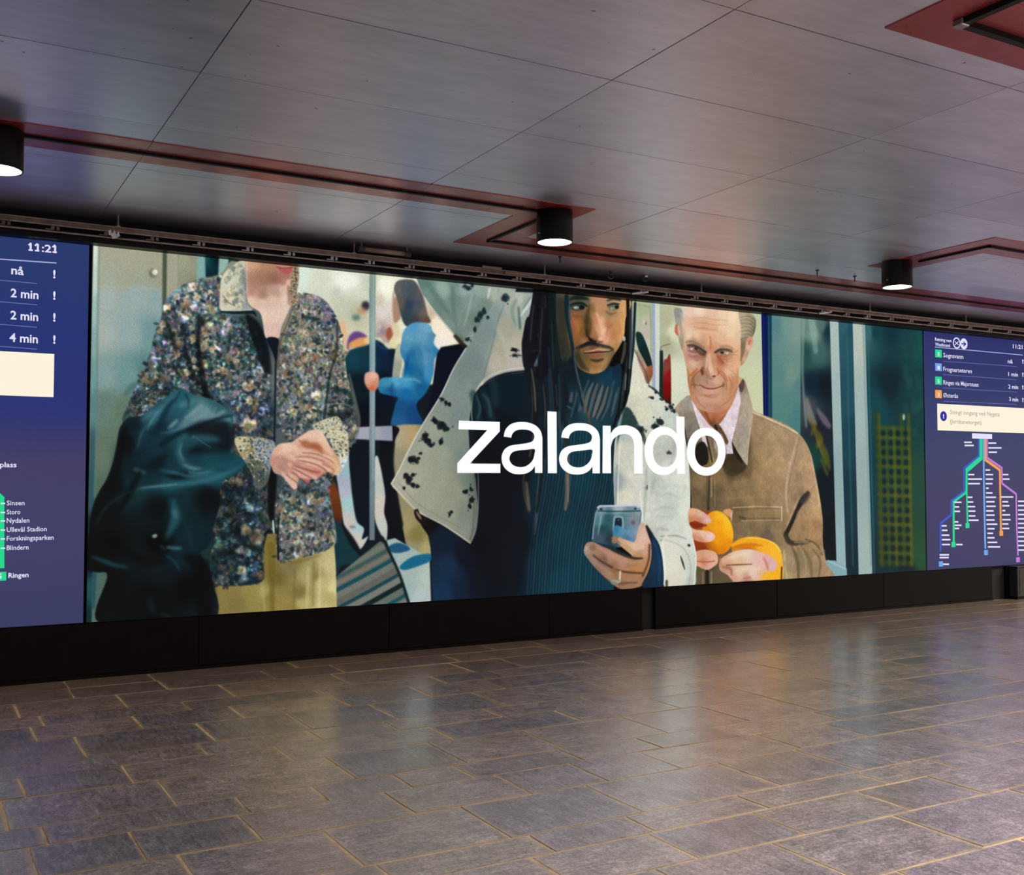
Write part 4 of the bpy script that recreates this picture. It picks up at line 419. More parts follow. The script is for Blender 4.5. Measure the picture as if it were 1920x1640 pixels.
for s, w, c, f, a in (
 ('1286,641 1296,639 1308,644 1320,652', [3, 5, 6, 5], '8c7058', 1.6, .8), ('1290,648 1300,648 1310,652 1322,660', [3, 4, 5, 6], '4c3c34', 1.3, .85), ('1288,656 1296,658 1306,660', [2, 2.4, 2], '9c6c5c', 1, .7), ('1305,655 1315,662 1322,664', [3, 6, 5], '54342a', 1.6, .85), ('1290,666 1302,670 1316,668', [3, 5, 4], 'a86a5c', 2, .6), ('1288,676 1300,680 1312,678', [2, 3, 2], 'dcb496', 1.5, .6),
 ('1342,660 1350,655 1362,654 1372,656', [5, 6, 4, 3], '5c4838', 1.4, .85), ('1350,650 1364,648 1376,654', [3, 4, 3], '9c7c5c', 1.6, .7), ('1344,664 1350,672 1356,680', [3, 5, 4], '9c4c30', 1.8, .75), ('1360,668 1370,668 1376,664', [2, 3, 2], 'b07c60', 1.4, .6), ('1358,676 1368,680 1378,676', [2, 3, 2], 'e4b890', 1.6, .6),
 ('1331,630 1333,642 1332,654', [3, 3, 3], 'b46c48', 1.3, .7), ('1328,632 1328,645', [3, 3], 'e4b490', 1.3, .7), ('1337,632 1338,646', [3, 3], 'e0ac84', 1.3, .6), ('1296,626 1310,620 1330,622 1350,626', [2, 3, 3, 2], 'e8c4a0', 1.4, .55), ('1300,612 1320,615 1345,618', [2, 3, 2], 'bc8460', 1.6, .5), ('1340,635 1355,642 1366,640', [3, 4, 2], 'e8c09c', 2, .5),
 ('1330,662 1331,680 1334,697', [4, 6, 7], 'e4b696', 1.8, .75), ('1322,672 1320,682 1317,690', [4, 5, 4], 'a08468', 1.8, .6), ('1318,688 1315,694 1317,700', [3, 4, 3], '6c3a20', 1.2, .85), ('1322,698 1328,704 1334,708', [3, 4, 3], '9c6a50', 1.2, .7), ('1336,705 1341,704', [3, 3], '4a2414', 1, .9), ('1345,690 1348,698 1345,703', [2, 3, 2], 'a05c3c', 1.3, .7), ('1335,700 1342,699', 4, 'd8a890', 1.5, .7),
 ('1308,690 1300,698 1295,704', [3, 4, 3], 'a85a30', 1.6, .75), ('1300,706 1300,716 1303,726', [3, 5, 4], '7c5c40', 1.8, .7), ('1296,708 1296,724', [3, 3], 'c48050', 1.6, .6), ('1350,693 1358,702 1364,714', [3, 4, 3], 'b06c44', 1.6, .7), ('1366,705 1372,718 1371,730', [2, 3, 2], 'a86840', 1.4, .7), ('1357,716 1357,724', 4, '74563c', 1.6, .7),
 ('1312,720 1322,726 1334,728 1345,726 1355,722', [2, 2.6, 2.6, 2.4, 2], '7c3a30', .9, .9), ('1314,717 1326,721 1338,722 1350,720', [3, 4, 4, 2], 'c08478', 1.3, .7), ('1316,730 1330,733 1346,730', [3, 5, 3], 'd09888', 1.5, .75), ('1310,738 1328,741 1348,738', [2, 4, 2], 'a8704e', 1.8, .6), ('1318,748 1332,752 1350,748', [3, 6, 3], 'd0a080', 2.5, .5), ('1322,740 1334,742', [3, 3], '9c6444', 1.5, .4), ('1290,690 1292,715 1297,738', [3, 4, 3], 'a06a44', 1.6, .5), ('1383,690 1382,715 1378,738', [3, 4, 3], 'b47c50', 2, .5), ('1326,708 1325,714 1327,719', [2, 3, 2], '8c6450', 1.2, .5)): stroke(s, w, c, f, a)
blob(1302, 652, 15, 7, '6c5044', 4, .55, .25); blob(1360, 659, 15, 6, '7a5a44', 4, .5); blob(1298, 652.5, 4.2, 2, 'a89c98', .9, .85); blob(1305, 652.5, 3.4, 2.6, '2c2622', .9, .95); blob(1296.5, 653.5, 1.6, 1.3, 'f0ecec', .6, .85); blob(1362, 661, 4.6, 2, 'b4a8a0', .9, .85); blob(1354, 660, 3.6, 2.6, '2a221c', .9, .95); blob(1364, 661.5, 1.9, 1.3, 'f0ece4', .6, .85); stroke('1288,646 1300,646 1312,652 1324,660', [2, 3.4, 4, 4], '3c2e26', 1.1, .8); stroke('1340,660 1350,655 1362,655 1374,659', [4, 3.4, 2.4, 2], '44342a', 1.1, .8); stroke('1292,658 1302,659 1312,661', [1.6, 2, 2], '7c4c40', .9, .6); stroke('1350,666 1362,666 1372,664', [2, 1.8, 1.4], '8c5a44', .9, .6); blob(1301, 672, 7, 3, 'b08070', 2, .35, .2); stroke('1316,672 1312,690 1306,700', [5, 6, 4], 'c89070', 3, .4)
for s, w, c_, f, a in (('1294,598 1316,594 1340,598 1366,600', [1, 1.6, 1.6, 1], (176, 124, 92), 1.2, .5), ('1292,607 1314,604 1338,608 1362,608', [1, 1.8, 1.8, 1], (186, 128, 96), 1.2, .5), ('1300,618 1318,614 1336,617', [1, 1.6, 1], (190, 132, 100), 1.1, .5), ('1284,650 1279,645', [1.4, 1], (140, 96, 72), .9, .6), ('1284,655 1279,655', [1.4, 1], (140, 96, 72), .9, .5), ('1376,660 1384,656', [1.4, 1], (150, 104, 76), .9, .6), ('1376,664 1385,666', [1.4, 1], (150, 104, 76), .9, .5), ('1290,664 1300,667 1312,666', [1, 1.6, 1], (120, 72, 60), .9, .55), ('1350,671 1362,673 1374,670', [1, 1.6, 1], (150, 92, 68), .9, .55), ('1352,676 1364,678 1376,675', [1, 1.4, 1], (170, 112, 84), .9, .5), ('1312,694 1304,701 1297,712 1296,726', [1.6, 2.4, 2.2, 1.2], (128, 70, 40), 1.1, .7), ('1294,700 1291,712 1293,726', [1, 1.6, 1], (150, 88, 56), 1, .5), ('1347,696 1356,706 1362,718 1362,730', [1.4, 2.2, 2.2, 1.2], (146, 84, 52), 1.1, .65), ('1370,700 1376,714 1374,730', [1, 1.8, 1], (160, 96, 62), 1.1, .5), ('1366,690 1378,700 1381,714', [1, 1.6, 1], (172, 110, 74), 1.1, .45), ('1297,720 1306,721 1313,722', [1.6, 2.4, 1.6], (110, 60, 44), .9, .6), ('1353,722 1358,719', [2, 1.6], (110, 64, 46), .9, .6), ('1314,692 1318,698 1316,703', [2, 2.6, 1.6], (88, 46, 26), 1, .7), ('1325,706 1334,710 1342,706', [1.4, 2, 1.4], (140, 88, 64), 1, .6), ('1326,664 1325,680 1322,694', [2, 3, 2], (228, 200, 172), 1.6, .6), ('1337,668 1338,684 1340,698', [1.6, 2, 1.4], (176, 112, 84), 1.4, .5), ('1304,744 1312,756 1324,766', [1.6, 2.4, 1.6], (150, 92, 62), 1.6, .5), ('1352,760 1364,752 1374,740', [1.6, 2.4, 1.4], (156, 98, 66), 1.6, .5), ('1322,742 1334,745 1346,742', [1.4, 2, 1.2], (150, 94, 70), 1.2, .5)): stroke(s, w, c_, f, a)
poly('1264,578 1277,578 1280,590 1278,606 1282,630 1280,655 1274,640 1270,615 1266,600', '1270,585,8c8c84 1274,600,a09a8c 1278,620,b0a088 1277,645,9c8c70', 1.4); stroke('1268,608 1268,620 1271,627', [4, 6, 4], 'b85c44', 1.2, .85); stroke('1272,610 1274,626', 3, 'e0b498', 1, .8); stroke('1276,585 1282,600', 5, 'b8b4a4', 2, .6)
poly('1385,583 1400,584 1414,592 1418,605 1415,622 1410,633 1406,645 1402,655 1398,668 1394,676 1390,668 1389,640 1390,615', '1392,592,b0a284 1405,592,988a6c 1412,602,7c7054 1400,608,a09478 1413,620,6c6048 1400,628,8c8068 1393,620,b8a484 1394,645,807058 1394,665,8c7458', 1.2)
for i in range(14):
    y = 588+i*3.4; stroke([(1387+3*rs.rand(), y+4*rs.rand()), (1398, y-1+2*rs.rand()), (1408, y+2), (1415-i*.4, y+8)], 1.6, ('b8ac94', '6a5e4c', 'c4b8a0', '7a6e58')[i % 4], 1, .5)
poly('1400,636 1408,630 1412,638 1410,650 1404,662 1399,674 1393,683 1388,684 1390,672 1396,660', '1405,640,c89078 1404,650,e0b49c 1398,660,b89078 1396,672,d0a484 1392,680,c09068', 1); stroke('1407,636 1404,645', 2, '9c5040', 1, .7); stroke('1392,645 1391,665 1389,676', [5, 5, 3], '7c6850', 1.4, .75)
mottle(TAN, 4, .035, .15); mottle(TAN, 12, .04, .1); mottle(RJ, 6, .02, .1)
# orange, its peel and the hands
poly('1294,960 1330,960 1345,1000 1345,1040 1304,1040 1296,1000', '1300,985,8a3018 1315,1000,a44a24 1320,1025,7c2c10 1310,1020,8c3414', 1.2)
t_ = np.linspace(0, 2*np.pi, 26)[:-1]; poly(np.stack([1346+29*np.cos(t_)+3*np.sin(t_), 998+41*np.sin(t_)], 1), '1330,970,e0981c 1350,962,f0ac1c 1365,985,f6b81c 1345,985,f0a010 1372,1000,f2ae14 1325,1000,d88410 1345,1010,ec980c 1368,1018,e88c08 1335,1030,c8700c 1355,1036,d87c08 1322,1020,b0560c', .9)
stroke('1318,1016 1330,1028 1345,1038', [6, 9, 5], 'a85008', 3, .5); stroke('1340,968 1356,968 1366,982', [4, 8, 5], 'fac430', 4, .55)
poly('1400,1007 1425,1008 1450,1016 1463,1030 1468,1055 1466,1085 1430,1090 1400,1080 1372,1030 1385,1012', '1400,1015,e8a018 1430,1015,f4ac24 1455,1035,f4b42c 1465,1060,f0b02c 1460,1080,f0ac1c 1400,1030,c06410', 1)
poly('1292,954 1306,953 1320,960 1331,969 1334,976 1329,981 1316,980 1304,976 1292,977', '1298,958,e0a888 1298,972,c87c58 1312,962,d8b094 1325,972,d8a8a0 1310,974,c07c5c', .9); poly('1292,988 1304,992 1322,994 1336,998 1341,1006 1334,1014 1318,1016 1302,1012 1292,1006', '1300,993,e4b494 1318,998,e4bca0 1333,1005,e8bcb4 1312,1012,cc886c 1298,1006,c4805c', .9); stroke('1294,981 1306,985 1324,984', [5, 8, 4], '7c2410', 1.4, .85); blob(1327, 975, 4.5, 3, 'e0b4bc', 1, .85); blob(1331, 1005, 5, 4, 'eac4c4', 1.1, .85)
poly('1355,958 1366,953 1373,958 1371,970 1364,966', 'd49468', 1); stroke('1372,960 1371,975', 1.5, 'e0bca0', .8)
poly('1302,1036 1318,1030 1336,1032 1345,1040 1346,1054 1338,1062 1326,1068 1310,1062 1302,1056', '1310,1040,d09878 1326,1038,d8a284 1340,1046,e0ac90 1318,1052,c07c5c 1312,1058,d49c84 1330,1064,dca490', 1); stroke('1305,1051 1322,1053 1340,1051', 2, '9c4830', 1, .8)
stroke('1372,1022 1390,1014 1415,1011 1440,1016', [6, 10, 11, 8], 'f0a81c', 1.4, .9); stroke('1374,1026 1400,1020 1430,1022', [3, 6, 3], 'c86c0c', 1.5, .7); stroke('1400,1008 1425,1009 1452,1018 1464,1034', 2.4, 'f8d05c', .9, .8)
poly('1350,1050 1362,1040 1380,1032 1405,1029 1425,1034 1445,1042 1458,1056 1452,1070 1440,1078 1428,1086 1400,1088 1375,1090 1365,1078 1350,1068', '1360,1048,d8a888 1380,1040,e0c4a0 1400,1036,e0c8b4 1420,1042,dcb4a4 1440,1050,d8a8a0 1360,1062,c08c6c 1385,1052,d8b490 1400,1055,dcbca4 1425,1055,e0b4a8 1445,1062,d8b0a8 1385,1070,dcbca0 1410,1072,e0c4b0 1375,1082,d49c8c 1400,1085,c88c7c 1430,1075,e0b08c', 1)
for s, w, c, f, a in (('1362,1059 1385,1058 1410,1057', [2, 2.6, 1.6], '70402c', .9, .9), ('1354,1062 1370,1066 1372,1078', [3, 5, 3], '8c6048', 1.8, .7), ('1432,1045 1438,1058 1440,1068', [4, 5, 4], 'c87058', 1.8, .7), ('1395,1084 1408,1082', 3, 'a05c50', 1.3, .6), ('1430,1080 1445,1076 1455,1078', [8, 12, 8], 'f0b020', 2, .85), ('1365,1046 1385,1040 1405,1038', [4, 6, 4], 'eccdb4', 2, .6), ('1380,1068 1405,1066 1425,1066', [5, 8, 5], 'ecccb8', 2.5, .5), ('1350,1045 1352,1060', [4, 5], 'c87858', 1.4, .6), ('1466,1062 1465,1090', 3, '3a1c10', 1, .8)): stroke(s, w, c, f, a)
poly('1298,1070 1312,1070 1340,1068 1352,1072 1372,1092 1296,1100', '5c5038', 1.4, True, .8); stroke('1326,1070 1326,1098', 7, '14140e', 1, .9); stroke('1318,1072 1318,1096', 2.4, '8c7a68', .9, .7); stroke('1334,1072 1334,1094', 2.4, '9a8a74', .9, .7)
poly('1266,985 1293,984 1299,1008 1306,1042 1305,1072 1300,1099 1250,1104 1246,1062 1240,1016', '1270,995,ccd2c6 1290,1000,d8dcd0 1298,1020,d0d6ca 1255,1030,dad8ca 1260,1060,dedac8 1265,1090,d8d2c0 1290,1050,cfd0c0 1300,1060,c4ccc0 1295,1090,b4bcb0 1280,1080,d6d4c4', 1)
for s, w, c_, f, a in (('1252,1004 1270,1004 1288,1010', [2, 3, 2], '8c9082', 1.3, .7), ('1246,1012 1262,1016 1284,1030 1295,1060 1292,1096', [2, 2.4, 3, 3, 3], 'a9ad9f', 1.4, .6), ('1299,1010 1305,1045 1301,1095', 2, 'ecece2', .8, .7), ('1242,1018 1246,1055 1246,1100', [3, 4, 3], 'eaeae0', 1, .7)): stroke(s, w, c_, f, a)
spots([(1292, 1022, 2, 2.6, 0)], '2e3230'); stroke('1276,1042 1280,1054 1284,1067', [1.6, 3.4, 1.6], '262a2c', .8, .9); stroke('1250,1088 1250,1100', 5, '302c2a', 1.2, .8)
# film softness and grain over the whole picture
cv = np.dstack([gauss(np.ascontiguousarray(cv[..., i]), .9) for i in range(3)])
g = rs.randn(CH//2+1, CW//2+1).astype(np.float32); g = np.repeat(np.repeat(g, 2, 0), 2, 1)[:CH, :CW]
cv = np.clip(cv*(1+.02*g[..., None])+1.2*g[..., None], 0, 255)
# ---- the word set across the picture
def word(parts):
    for s, sm in parts: poly(s, 'ffffff', .35, sm)
def ring(o, i, n=24):
    """bowl of a letter as one outline with its hole"""
    def el(e, r=False):
        x0, y0, x1, y1, k = e; t = np.linspace(0, 2*np.pi, n*3)[:-1]
        if r: t = t[::-1]
        c, s = np.cos(t), np.sin(t)
        return np.stack([(x0+x1)/2+(x1-x0)/2*np.sign(c)*np.abs(c)**k, (y0+y1)/2+(y1-y0)/2*np.sign(s)*np.abs(s)**k], 1)
    A, B = el(o), el(i, True); poly(np.vstack([A, A[:1], B, B[:1]]), 'ffffff', .35, False)
def letter_a(x, y, h):
    # x: left of bowl, y: x-height line, h: letter height; drawn in 0..1 units
    P = lambda q: [(x+a*78.5, y+b*h) for a, b in q]
    out = [(.05,.28),(.09,.15),(.2,.05),(.34,.005),(.5,-.005),(.66,.01),(.82,.065),(.93,.16),(.975,.28),(.98,.4),(.98,.98),(.80,.98),(.797,.85)]
    out += [(.72,.93),(.6,.985),(.45,1.005),(.27,.99),(.12,.92),(.03,.82),(.0,.7),(.02,.6),(.09,.51),(.22,.45),(.42,.425),(.62,.40),(.74,.365),(.785,.29),(.765,.22),(.68,.165),(.56,.145),(.4,.15),(.3,.19),(.25,.25),(.235,.3)]
    O = spline(np.array(P(out[:10])), False); O2 = np.array(P(out[10:13])); O3 = spline(np.array(P(out[12:])), False)
    hole = spline(np.array(P([(.785,.52),(.785,.62),(.75,.72),(.67,.80),(.55,.855),(.4,.86),(.27,.82),(.2,.74),(.2,.66),(.26,.585),(.38,.55),(.58,.535)][::-1])), True)
    V = np.vstack([O, O2, O3, O[:1]]); d = ((V-hole[0])**2).sum(1).argmin()
    poly(np.vstack([V[:d+1], hole, hole[:1], V[d:]]), 'ffffff', .35, False)
word([('860,787.5 937,790 937,808 881,868 938,868.5 938,886 857,886 857,867.5 913,805.5 859,804', False)])
letter_a(940, 790.5, 97.5)
word([('1026,770 1043.5,771 1044,886.5 1027,886.5', False)])
letter_a(1048, 792.5, 96)
word([('1130,797 1145,797.5 1145,815 1146,886.5 1129.5,886.5', False)])
P = spline(pts('1145,812 1151,803.5 1160,798 1172,796.5 1185,799 1196,806 1203,818 1204.5,832'), False); Q = spline(pts('1189,836 1187,824 1181,815.5 1171,812.5 1160,815 1150,823 1146,835 1145.5,842'), False)
poly(np.vstack([P, pts('1205,887 1189,887'), Q]), 'ffffff', .35, False)
ring((1208.5, 799, 1278, 890, .94), (1224.5, 814.5, 1269, 875, .92)); word([('1268,779.5 1283.5,780.5 1284.5,887.5 1270,887.5', False)])
ring((1288, 801, 1360.5, 891, .94), (1303, 816, 1346.5, 875.5, .94))
# ================================================================ helpers
FLOOR, CEIL, WY = 0.0, 2.885, 7.0
def srgb(h):
    c = [int(h[i:i+2], 16)/255 for i in (0, 2, 4)]
    return tuple(v/12.92 if v <= .04045 else ((v+.055)/1.055)**2.4 for v in c)+(1,)
def mesh_ob(name, bm, mat, parent=None, smooth=False):
    me = bpy.data.meshes.new(name); bm.to_mesh(me); bm.free()
    if mat: me.materials.append(mat)
    if smooth:
        for p in me.polygons: p.use_smooth = True
    o = bpy.data.objects.new(name, me); SCOL.objects.link(o)
    if parent: o.parent = parent
    return o
def empty(name, loc, label=None, cat=None, group=None, kind=None):
    o = bpy.data.objects.new(name, None); SCOL.objects.link(o); o.location = loc; o.empty_display_size = .1
    return tag(o, label, cat, group, kind)
def tag(o, label=None, cat=None, group=None, kind=None):
    for k, v in (('label', label), ('category', cat), ('group', group), ('kind', kind)):
        if v: o[k] = v
    return o
def box(bm, x0, x1, y0, y1, z0, z1, bev=0):
    r = bmesh.ops.create_cube(bm, size=1); vs_ = r['verts']
    for v in vs_: v.co = Vector(((x0+x1)/2+v.co.x*(x1-x0), (y0+y1)/2+v.co.y*(y1-y0), (z0+z1)/2+v.co.z*(z1-z0)))
    if bev:
        es = list({e for v in vs_ for e in v.link_edges}); bmesh.ops.bevel(bm, geom=es, offset=bev, segments=1, affect='EDGES', profile=.5)
    return bm
def B(*a, **k): return box(bmesh.new(), *a, **k)
def tube(bm, pts_, r, n=8, cap=True):
    rings = []
    P = [Vector(p) for p in pts_]
    for i, p in enumerate(P):
        t = (P[min(i+1, len(P)-1)]-P[max(i-1, 0)]).normalized(); a = t.cross(Vector((0, 0, 1)) if abs(t.z) < .9 else Vector((1, 0, 0))).normalized(); b = t.cross(a)
        rr = r if not isinstance(r, (list, tuple)) else r[i]
        rings.append([bm.verts.new(p+a*rr*math.cos(2*math.pi*k/n)+b*rr*math.sin(2*math.pi*k/n)) for k in range(n)])
    for A, C in zip(rings, rings[1:]):
        for k in range(n): bm.faces.new((A[k], A[(k+1) % n], C[(k+1) % n], C[k]))
    if cap:
        bm.faces.new(rings[0][::-1]); bm.faces.new(rings[-1])
    return bm
def lathe(bm, prof, n=48):
    rings = [[bm.verts.new((r*math.cos(2*math.pi*k/n), r*math.sin(2*math.pi*k/n), z)) for k in range(n)] if r > 1e-6 else [bm.verts.new((0, 0, z))] for r, z in prof]
    for A, C in zip(rings, rings[1:]):
        for k in range(n):
            k2 = (k+1) % n
            if len(A) == 1 and len(C) == 1: continue
            if len(A) == 1: bm.faces.new((A[0], C[k2], C[k]))
            elif len(C) == 1: bm.faces.new((A[k], A[k2], C[0]))
            else: bm.faces.new((A[k], A[k2], C[k2], C[k]))
    return bm
# ---- node materials
def mat(name):
    m = bpy.data.materials.new(name); m.use_nodes = True; nt = m.node_tree
    return m, nt, nt.nodes['Principled BSDF']
def N(nt, t, **kw):
    n = nt.nodes.new(t)
    for k, v in kw.items():
        if k.startswith('i_'):
            key = k[2:]; n.inputs[int(key) if key.isdigit() else key.replace('_', ' ')].default_value = v
        else: setattr(n, k, v)
    return n
def ramp(nt, stops, src):
    r = N(nt, 'ShaderNodeValToRGB'); e = r.color_ramp.elements
    e[0].position, e[0].color = stops[0]; e[1].position, e[1].color = stops[-1]
    for p, c in stops[1:-1]: x = e.new(p); x.color = c
    nt.links.new(src, r.inputs[0]); return r.outputs[0]
def g(v): return (v, v, v, 1)
def mix(nt, fac, a, b, mode='MIX'):
    n = N(nt, 'ShaderNodeMix', data_type='RGBA', blend_type=mode)
    for s, v in ((0, fac), (6, a), (7, b)):
        if hasattr(v, 'is_output'): nt.links.new(v, n.inputs[s])
        else: n.inputs[s].default_value = v
    return n.outputs[2]
def noise(nt, co, scale, detail=4, rough=.6, sc=None):
    if sc:
        mp = N(nt, 'ShaderNodeMapping'); mp.inputs['Scale'].default_value = sc; nt.links.new(co, mp.inputs[0]); co = mp.outputs[0]
    n = N(nt, 'ShaderNodeTexNoise'); n.inputs['Scale'].default_value = scale; n.inputs['Detail'].default_value = detail; n.inputs['Roughness'].default_value = rough
    nt.links.new(co, n.inputs['Vector']); return n.outputs['Fac']
def bump(nt, b, h, strength, dist):
    n = N(nt, 'ShaderNodeBump'); n.inputs['Strength'].default_value = strength; n.inputs['Distance'].default_value = dist
    nt.links.new(h, n.inputs['Height']); nt.links.new(n.outputs[0], b.inputs['Normal'])
def plain(name, c, rough=.5, metal=0, var=.25, scale=9, spec=.5):
    m, nt, b = mat(name); co = N(nt, 'ShaderNodeNewGeometry').outputs['Position']
    f = noise(nt, co, scale); c = srgb(c) if isinstance(c, str) else c
    lo = tuple(v*(1-var) for v in c[:3])+(1,); hi = tuple(min(1, v*(1+var)) for v in c[:3])+(1,)
    nt.links.new(ramp(nt, [(.3, lo), (.7, hi)], f), b.inputs['Base Color'])
    b.inputs['Roughness'].default_value = rough; b.inputs['Metallic'].default_value = metal; b.inputs['Specular IOR Level'].default_value = spec
    return m
def glow(name, c, s=1.0):
    m, nt, b = mat(name); b.inputs['Base Color'].default_value = (.01, .01, .01, 1); b.inputs['Roughness'].default_value = .6; b.inputs['Specular IOR Level'].default_value = .1
    b.inputs['Emission Color'].default_value = srgb(c) if isinstance(c, str) else c; b.inputs['Emission Strength'].default_value = s
    return m
M = {}
def make_materials():
    # ceiling slabs: matt-satin grey, tinted lavender to imitate the screens' glow, with fine trowel streaks, pores and stains
    m, nt, b = mat('ceiling_slab'); geo = N(nt, 'ShaderNodeNewGeometry').outputs['Position']; oi = N(nt, 'ShaderNodeObjectInfo').outputs['Random']
    s1 = noise(nt, geo, 3.0, 5, .6, (.6, 2.2, 1)); s2 = noise(nt, geo, 30, 3, .6, (.25, 1.6, 1)); sp = noise(nt, geo, 26, 1, .4); st = noise(nt, geo, 1.3, 6, .7)
    c = ramp(nt, [(.3, (.72, .69, .83, 1)), (.7, (.84, .81, .96, 1))], s1)
    c = mix(nt, .18, c, ramp(nt, [(.35, g(.72)), (.65, g(1.15))], s2), 'MULTIPLY')
    c = mix(nt, 1, c, ramp(nt, [(0, g(.93)), (1, g(1.03))], oi), 'MULTIPLY')
    c = mix(nt, ramp(nt, [(.775, g(0)), (.80, g(.8))], sp), c, (.16, .15, .16, 1))
    c = mix(nt, ramp(nt, [(.62, g(0)), (.8, g(.3))], st), c, (.55, .52, .52, 1))
    nt.links.new(c, b.inputs['Base Color'])
    nt.links.new(ramp(nt, [(.25, g(.36)), (.75, g(.43))], s1), b.inputs['Roughness']); b.inputs['Metallic'].default_value = .88; b.inputs['Specular IOR Level'].default_value = .8
    bump(nt, b, s2, .03, .001); M['slab'] = m
    M['joint'] = plain('ceiling_joint', (.035, .032, .032, 1), .9)
    # red painted metal
    m, nt, b = mat('red_painted_metal'); geo = N(nt, 'ShaderNodeNewGeometry').outputs['Position']
    s = noise(nt, geo, 5, 5, .6); nt.links.new(ramp(nt, [(.3, (.33, .042, .050, 1)), (.7, (.42, .058, .066, 1))], s), b.inputs['Base Color']); b.inputs['Metallic'].default_value = .5; b.inputs['Coat Weight'].default_value = .35; b.inputs['Coat Roughness'].default_value = .3; b.inputs['Coat IOR'].default_value = 1.6
    nt.links.new(ramp(nt, [(.3, g(.26)), (.7, g(.38))], noise(nt, geo, 14, 3)), b.inputs['Roughness']); bump(nt, b, noise(nt, geo, 3), .08, .004); M['red'] = m
    M['black'] = plain('black_metal', (.006, .0055, .006, 1), .5, spec=.2)
    M['plinth'] = plain('plinth_black', (.0045, .0034, .0030, 1), .5, spec=.12)
    M['boxgrey'] = plain('charcoal_cabinet', (.018, .018, .019, 1), .5)
    M['wall'] = plain('back_wall_black', (.006, .006, .006, 1), .8)
    M['rail'] = plain('rail_bronze', (.21, .155, .115, 1), .38, .6, .3, 14)
    M['raillow'] = plain('rail_lip', (.40, .34, .30, 1), .36, .7, .3, 14)
    M['steel'] = plain('zinc_steel', (.42, .42, .43, 1), .32, .9)
    M['cable'] = plain('cable_sheath', (.02, .018, .018, 1), .5)
    M['tan'] = plain('tan_pipe', (.28, .20, .15, 1), .45)
    M['white'] = plain('white_plastic', (.88, .93, .96, 1), .4)
    M['lampblack'] = plain('lamp_black', (.005, .005, .005, 1), .45, spec=.2)
    M['lens'] = glow('lamp_lens', (1, .93, .80, 1), 9)
    M['reflector'] = glow('lamp_reflector', (1, .94, .82, 1), 3)
    # slate paving
    m, nt, b = mat('slate'); geo = N(nt, 'ShaderNodeNewGeometry').outputs['Position']; oi = N(nt, 'ShaderNodeObjectInfo').outputs['Random']; tc = N(nt, 'ShaderNodeTexCoord').outputs['Generated']
    f = noise(nt, geo, 6, 7, .68); f2 = noise(nt, geo, 42, 4, .65, (1, .45, 1)); f3 = noise(nt, geo, 1.1, 5, .7); f4 = noise(nt, geo, 85, 3, .7)
    c = ramp(nt, [(.28, (.105, .090, .100, 1)), (.5, (.178, .156, .170, 1)), (.72, (.262, .230, .240, 1))], f)
    c = mix(nt, 1, c, ramp(nt, [(0, (.70, .72, .82, 1)), (.35, (.98, .93, .98, 1)), (.7, (1.12, 1.04, 1.0, 1)), (1, (1.32, 1.18, 1.02, 1))], oi), 'MULTIPLY')
    c = mix(nt, .75, c, ramp(nt, [(.35, g(.66)), (.68, g(1.34))], f2), 'MULTIPLY')
    c = mix(nt, .75, c, ramp(nt, [(.40, g(.55)), (.60, g(1.45))], f4), 'MULTIPLY'); c = mix(nt, ramp(nt, [(.60, g(0)), (.72, g(.5))], noise(nt, geo, 75, 3, .7)), c, (.40, .33, .25, 1))
    ra = noise(nt, geo, 30, 4, .7, (1.9, .22, 1)); rb = noise(nt, geo, 30, 4, .7, (.3, 1.7, 1)); rr = ramp(nt, [(.45, g(0)), (.55, g(1))], oi)
    ridge = mix(nt, rr, ra, rb); c = mix(nt, .7, c, ramp(nt, [(.34, g(.62)), (.5, g(1)), (.66, g(1.5))], ridge), 'MULTIPLY')
    c = mix(nt, ramp(nt, [(.50, g(0)), (.72, g(.55))], f3), c, (.23, .165, .10, 1))
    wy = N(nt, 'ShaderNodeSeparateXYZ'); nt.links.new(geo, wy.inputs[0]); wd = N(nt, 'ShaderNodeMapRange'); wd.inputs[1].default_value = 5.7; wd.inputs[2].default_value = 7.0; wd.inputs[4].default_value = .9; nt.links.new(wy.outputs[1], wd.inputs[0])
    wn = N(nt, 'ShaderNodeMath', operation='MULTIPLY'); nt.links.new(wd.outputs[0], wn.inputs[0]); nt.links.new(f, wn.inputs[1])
    c = mix(nt, wn.outputs[0], c, (.20, .115, .055, 1))   # browner towards the foot of the wall
    sx = N(nt, 'ShaderNodeSeparateXYZ'); nt.links.new(tc, sx.inputs[0])
    def edge(o):
        a = N(nt, 'ShaderNodeMath', operation='PINGPONG'); a.inputs[1].default_value = .5; nt.links.new(o, a.inputs[0]); return a.outputs[0]
    mn = N(nt, 'ShaderNodeMath', operation='MINIMUM'); nt.links.new(edge(sx.outputs[0]), mn.inputs[0]); nt.links.new(edge(sx.outputs[1]), mn.inputs[1])
    ad = N(nt, 'ShaderNodeMath', operation='MULTIPLY_ADD'); nt.links.new(noise(nt, geo, 20, 5, .75), ad.inputs[0]); ad.inputs[1].default_value = -.13; of = N(nt, 'ShaderNodeMath', operation='ADD'); of.inputs[1].default_value = .5; nt.links.new(mn.outputs[0], of.inputs[0]); nt.links.new(of.outputs[0], ad.inputs[2])
    c = mix(nt, ramp(nt, [(.440, g(.7)), (.470, g(.0))], ad.outputs[0]), c, (.31, .24, .155, 1))
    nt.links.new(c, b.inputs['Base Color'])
    r_ = N(nt, 'ShaderNodeMath', operation='MULTIPLY_ADD'); nt.links.new(f2, r_.inputs[0]); r_.inputs[1].default_value = .34; r_.inputs[2].default_value = .16; nt.links.new(r_.outputs[0], b.inputs['Roughness'])
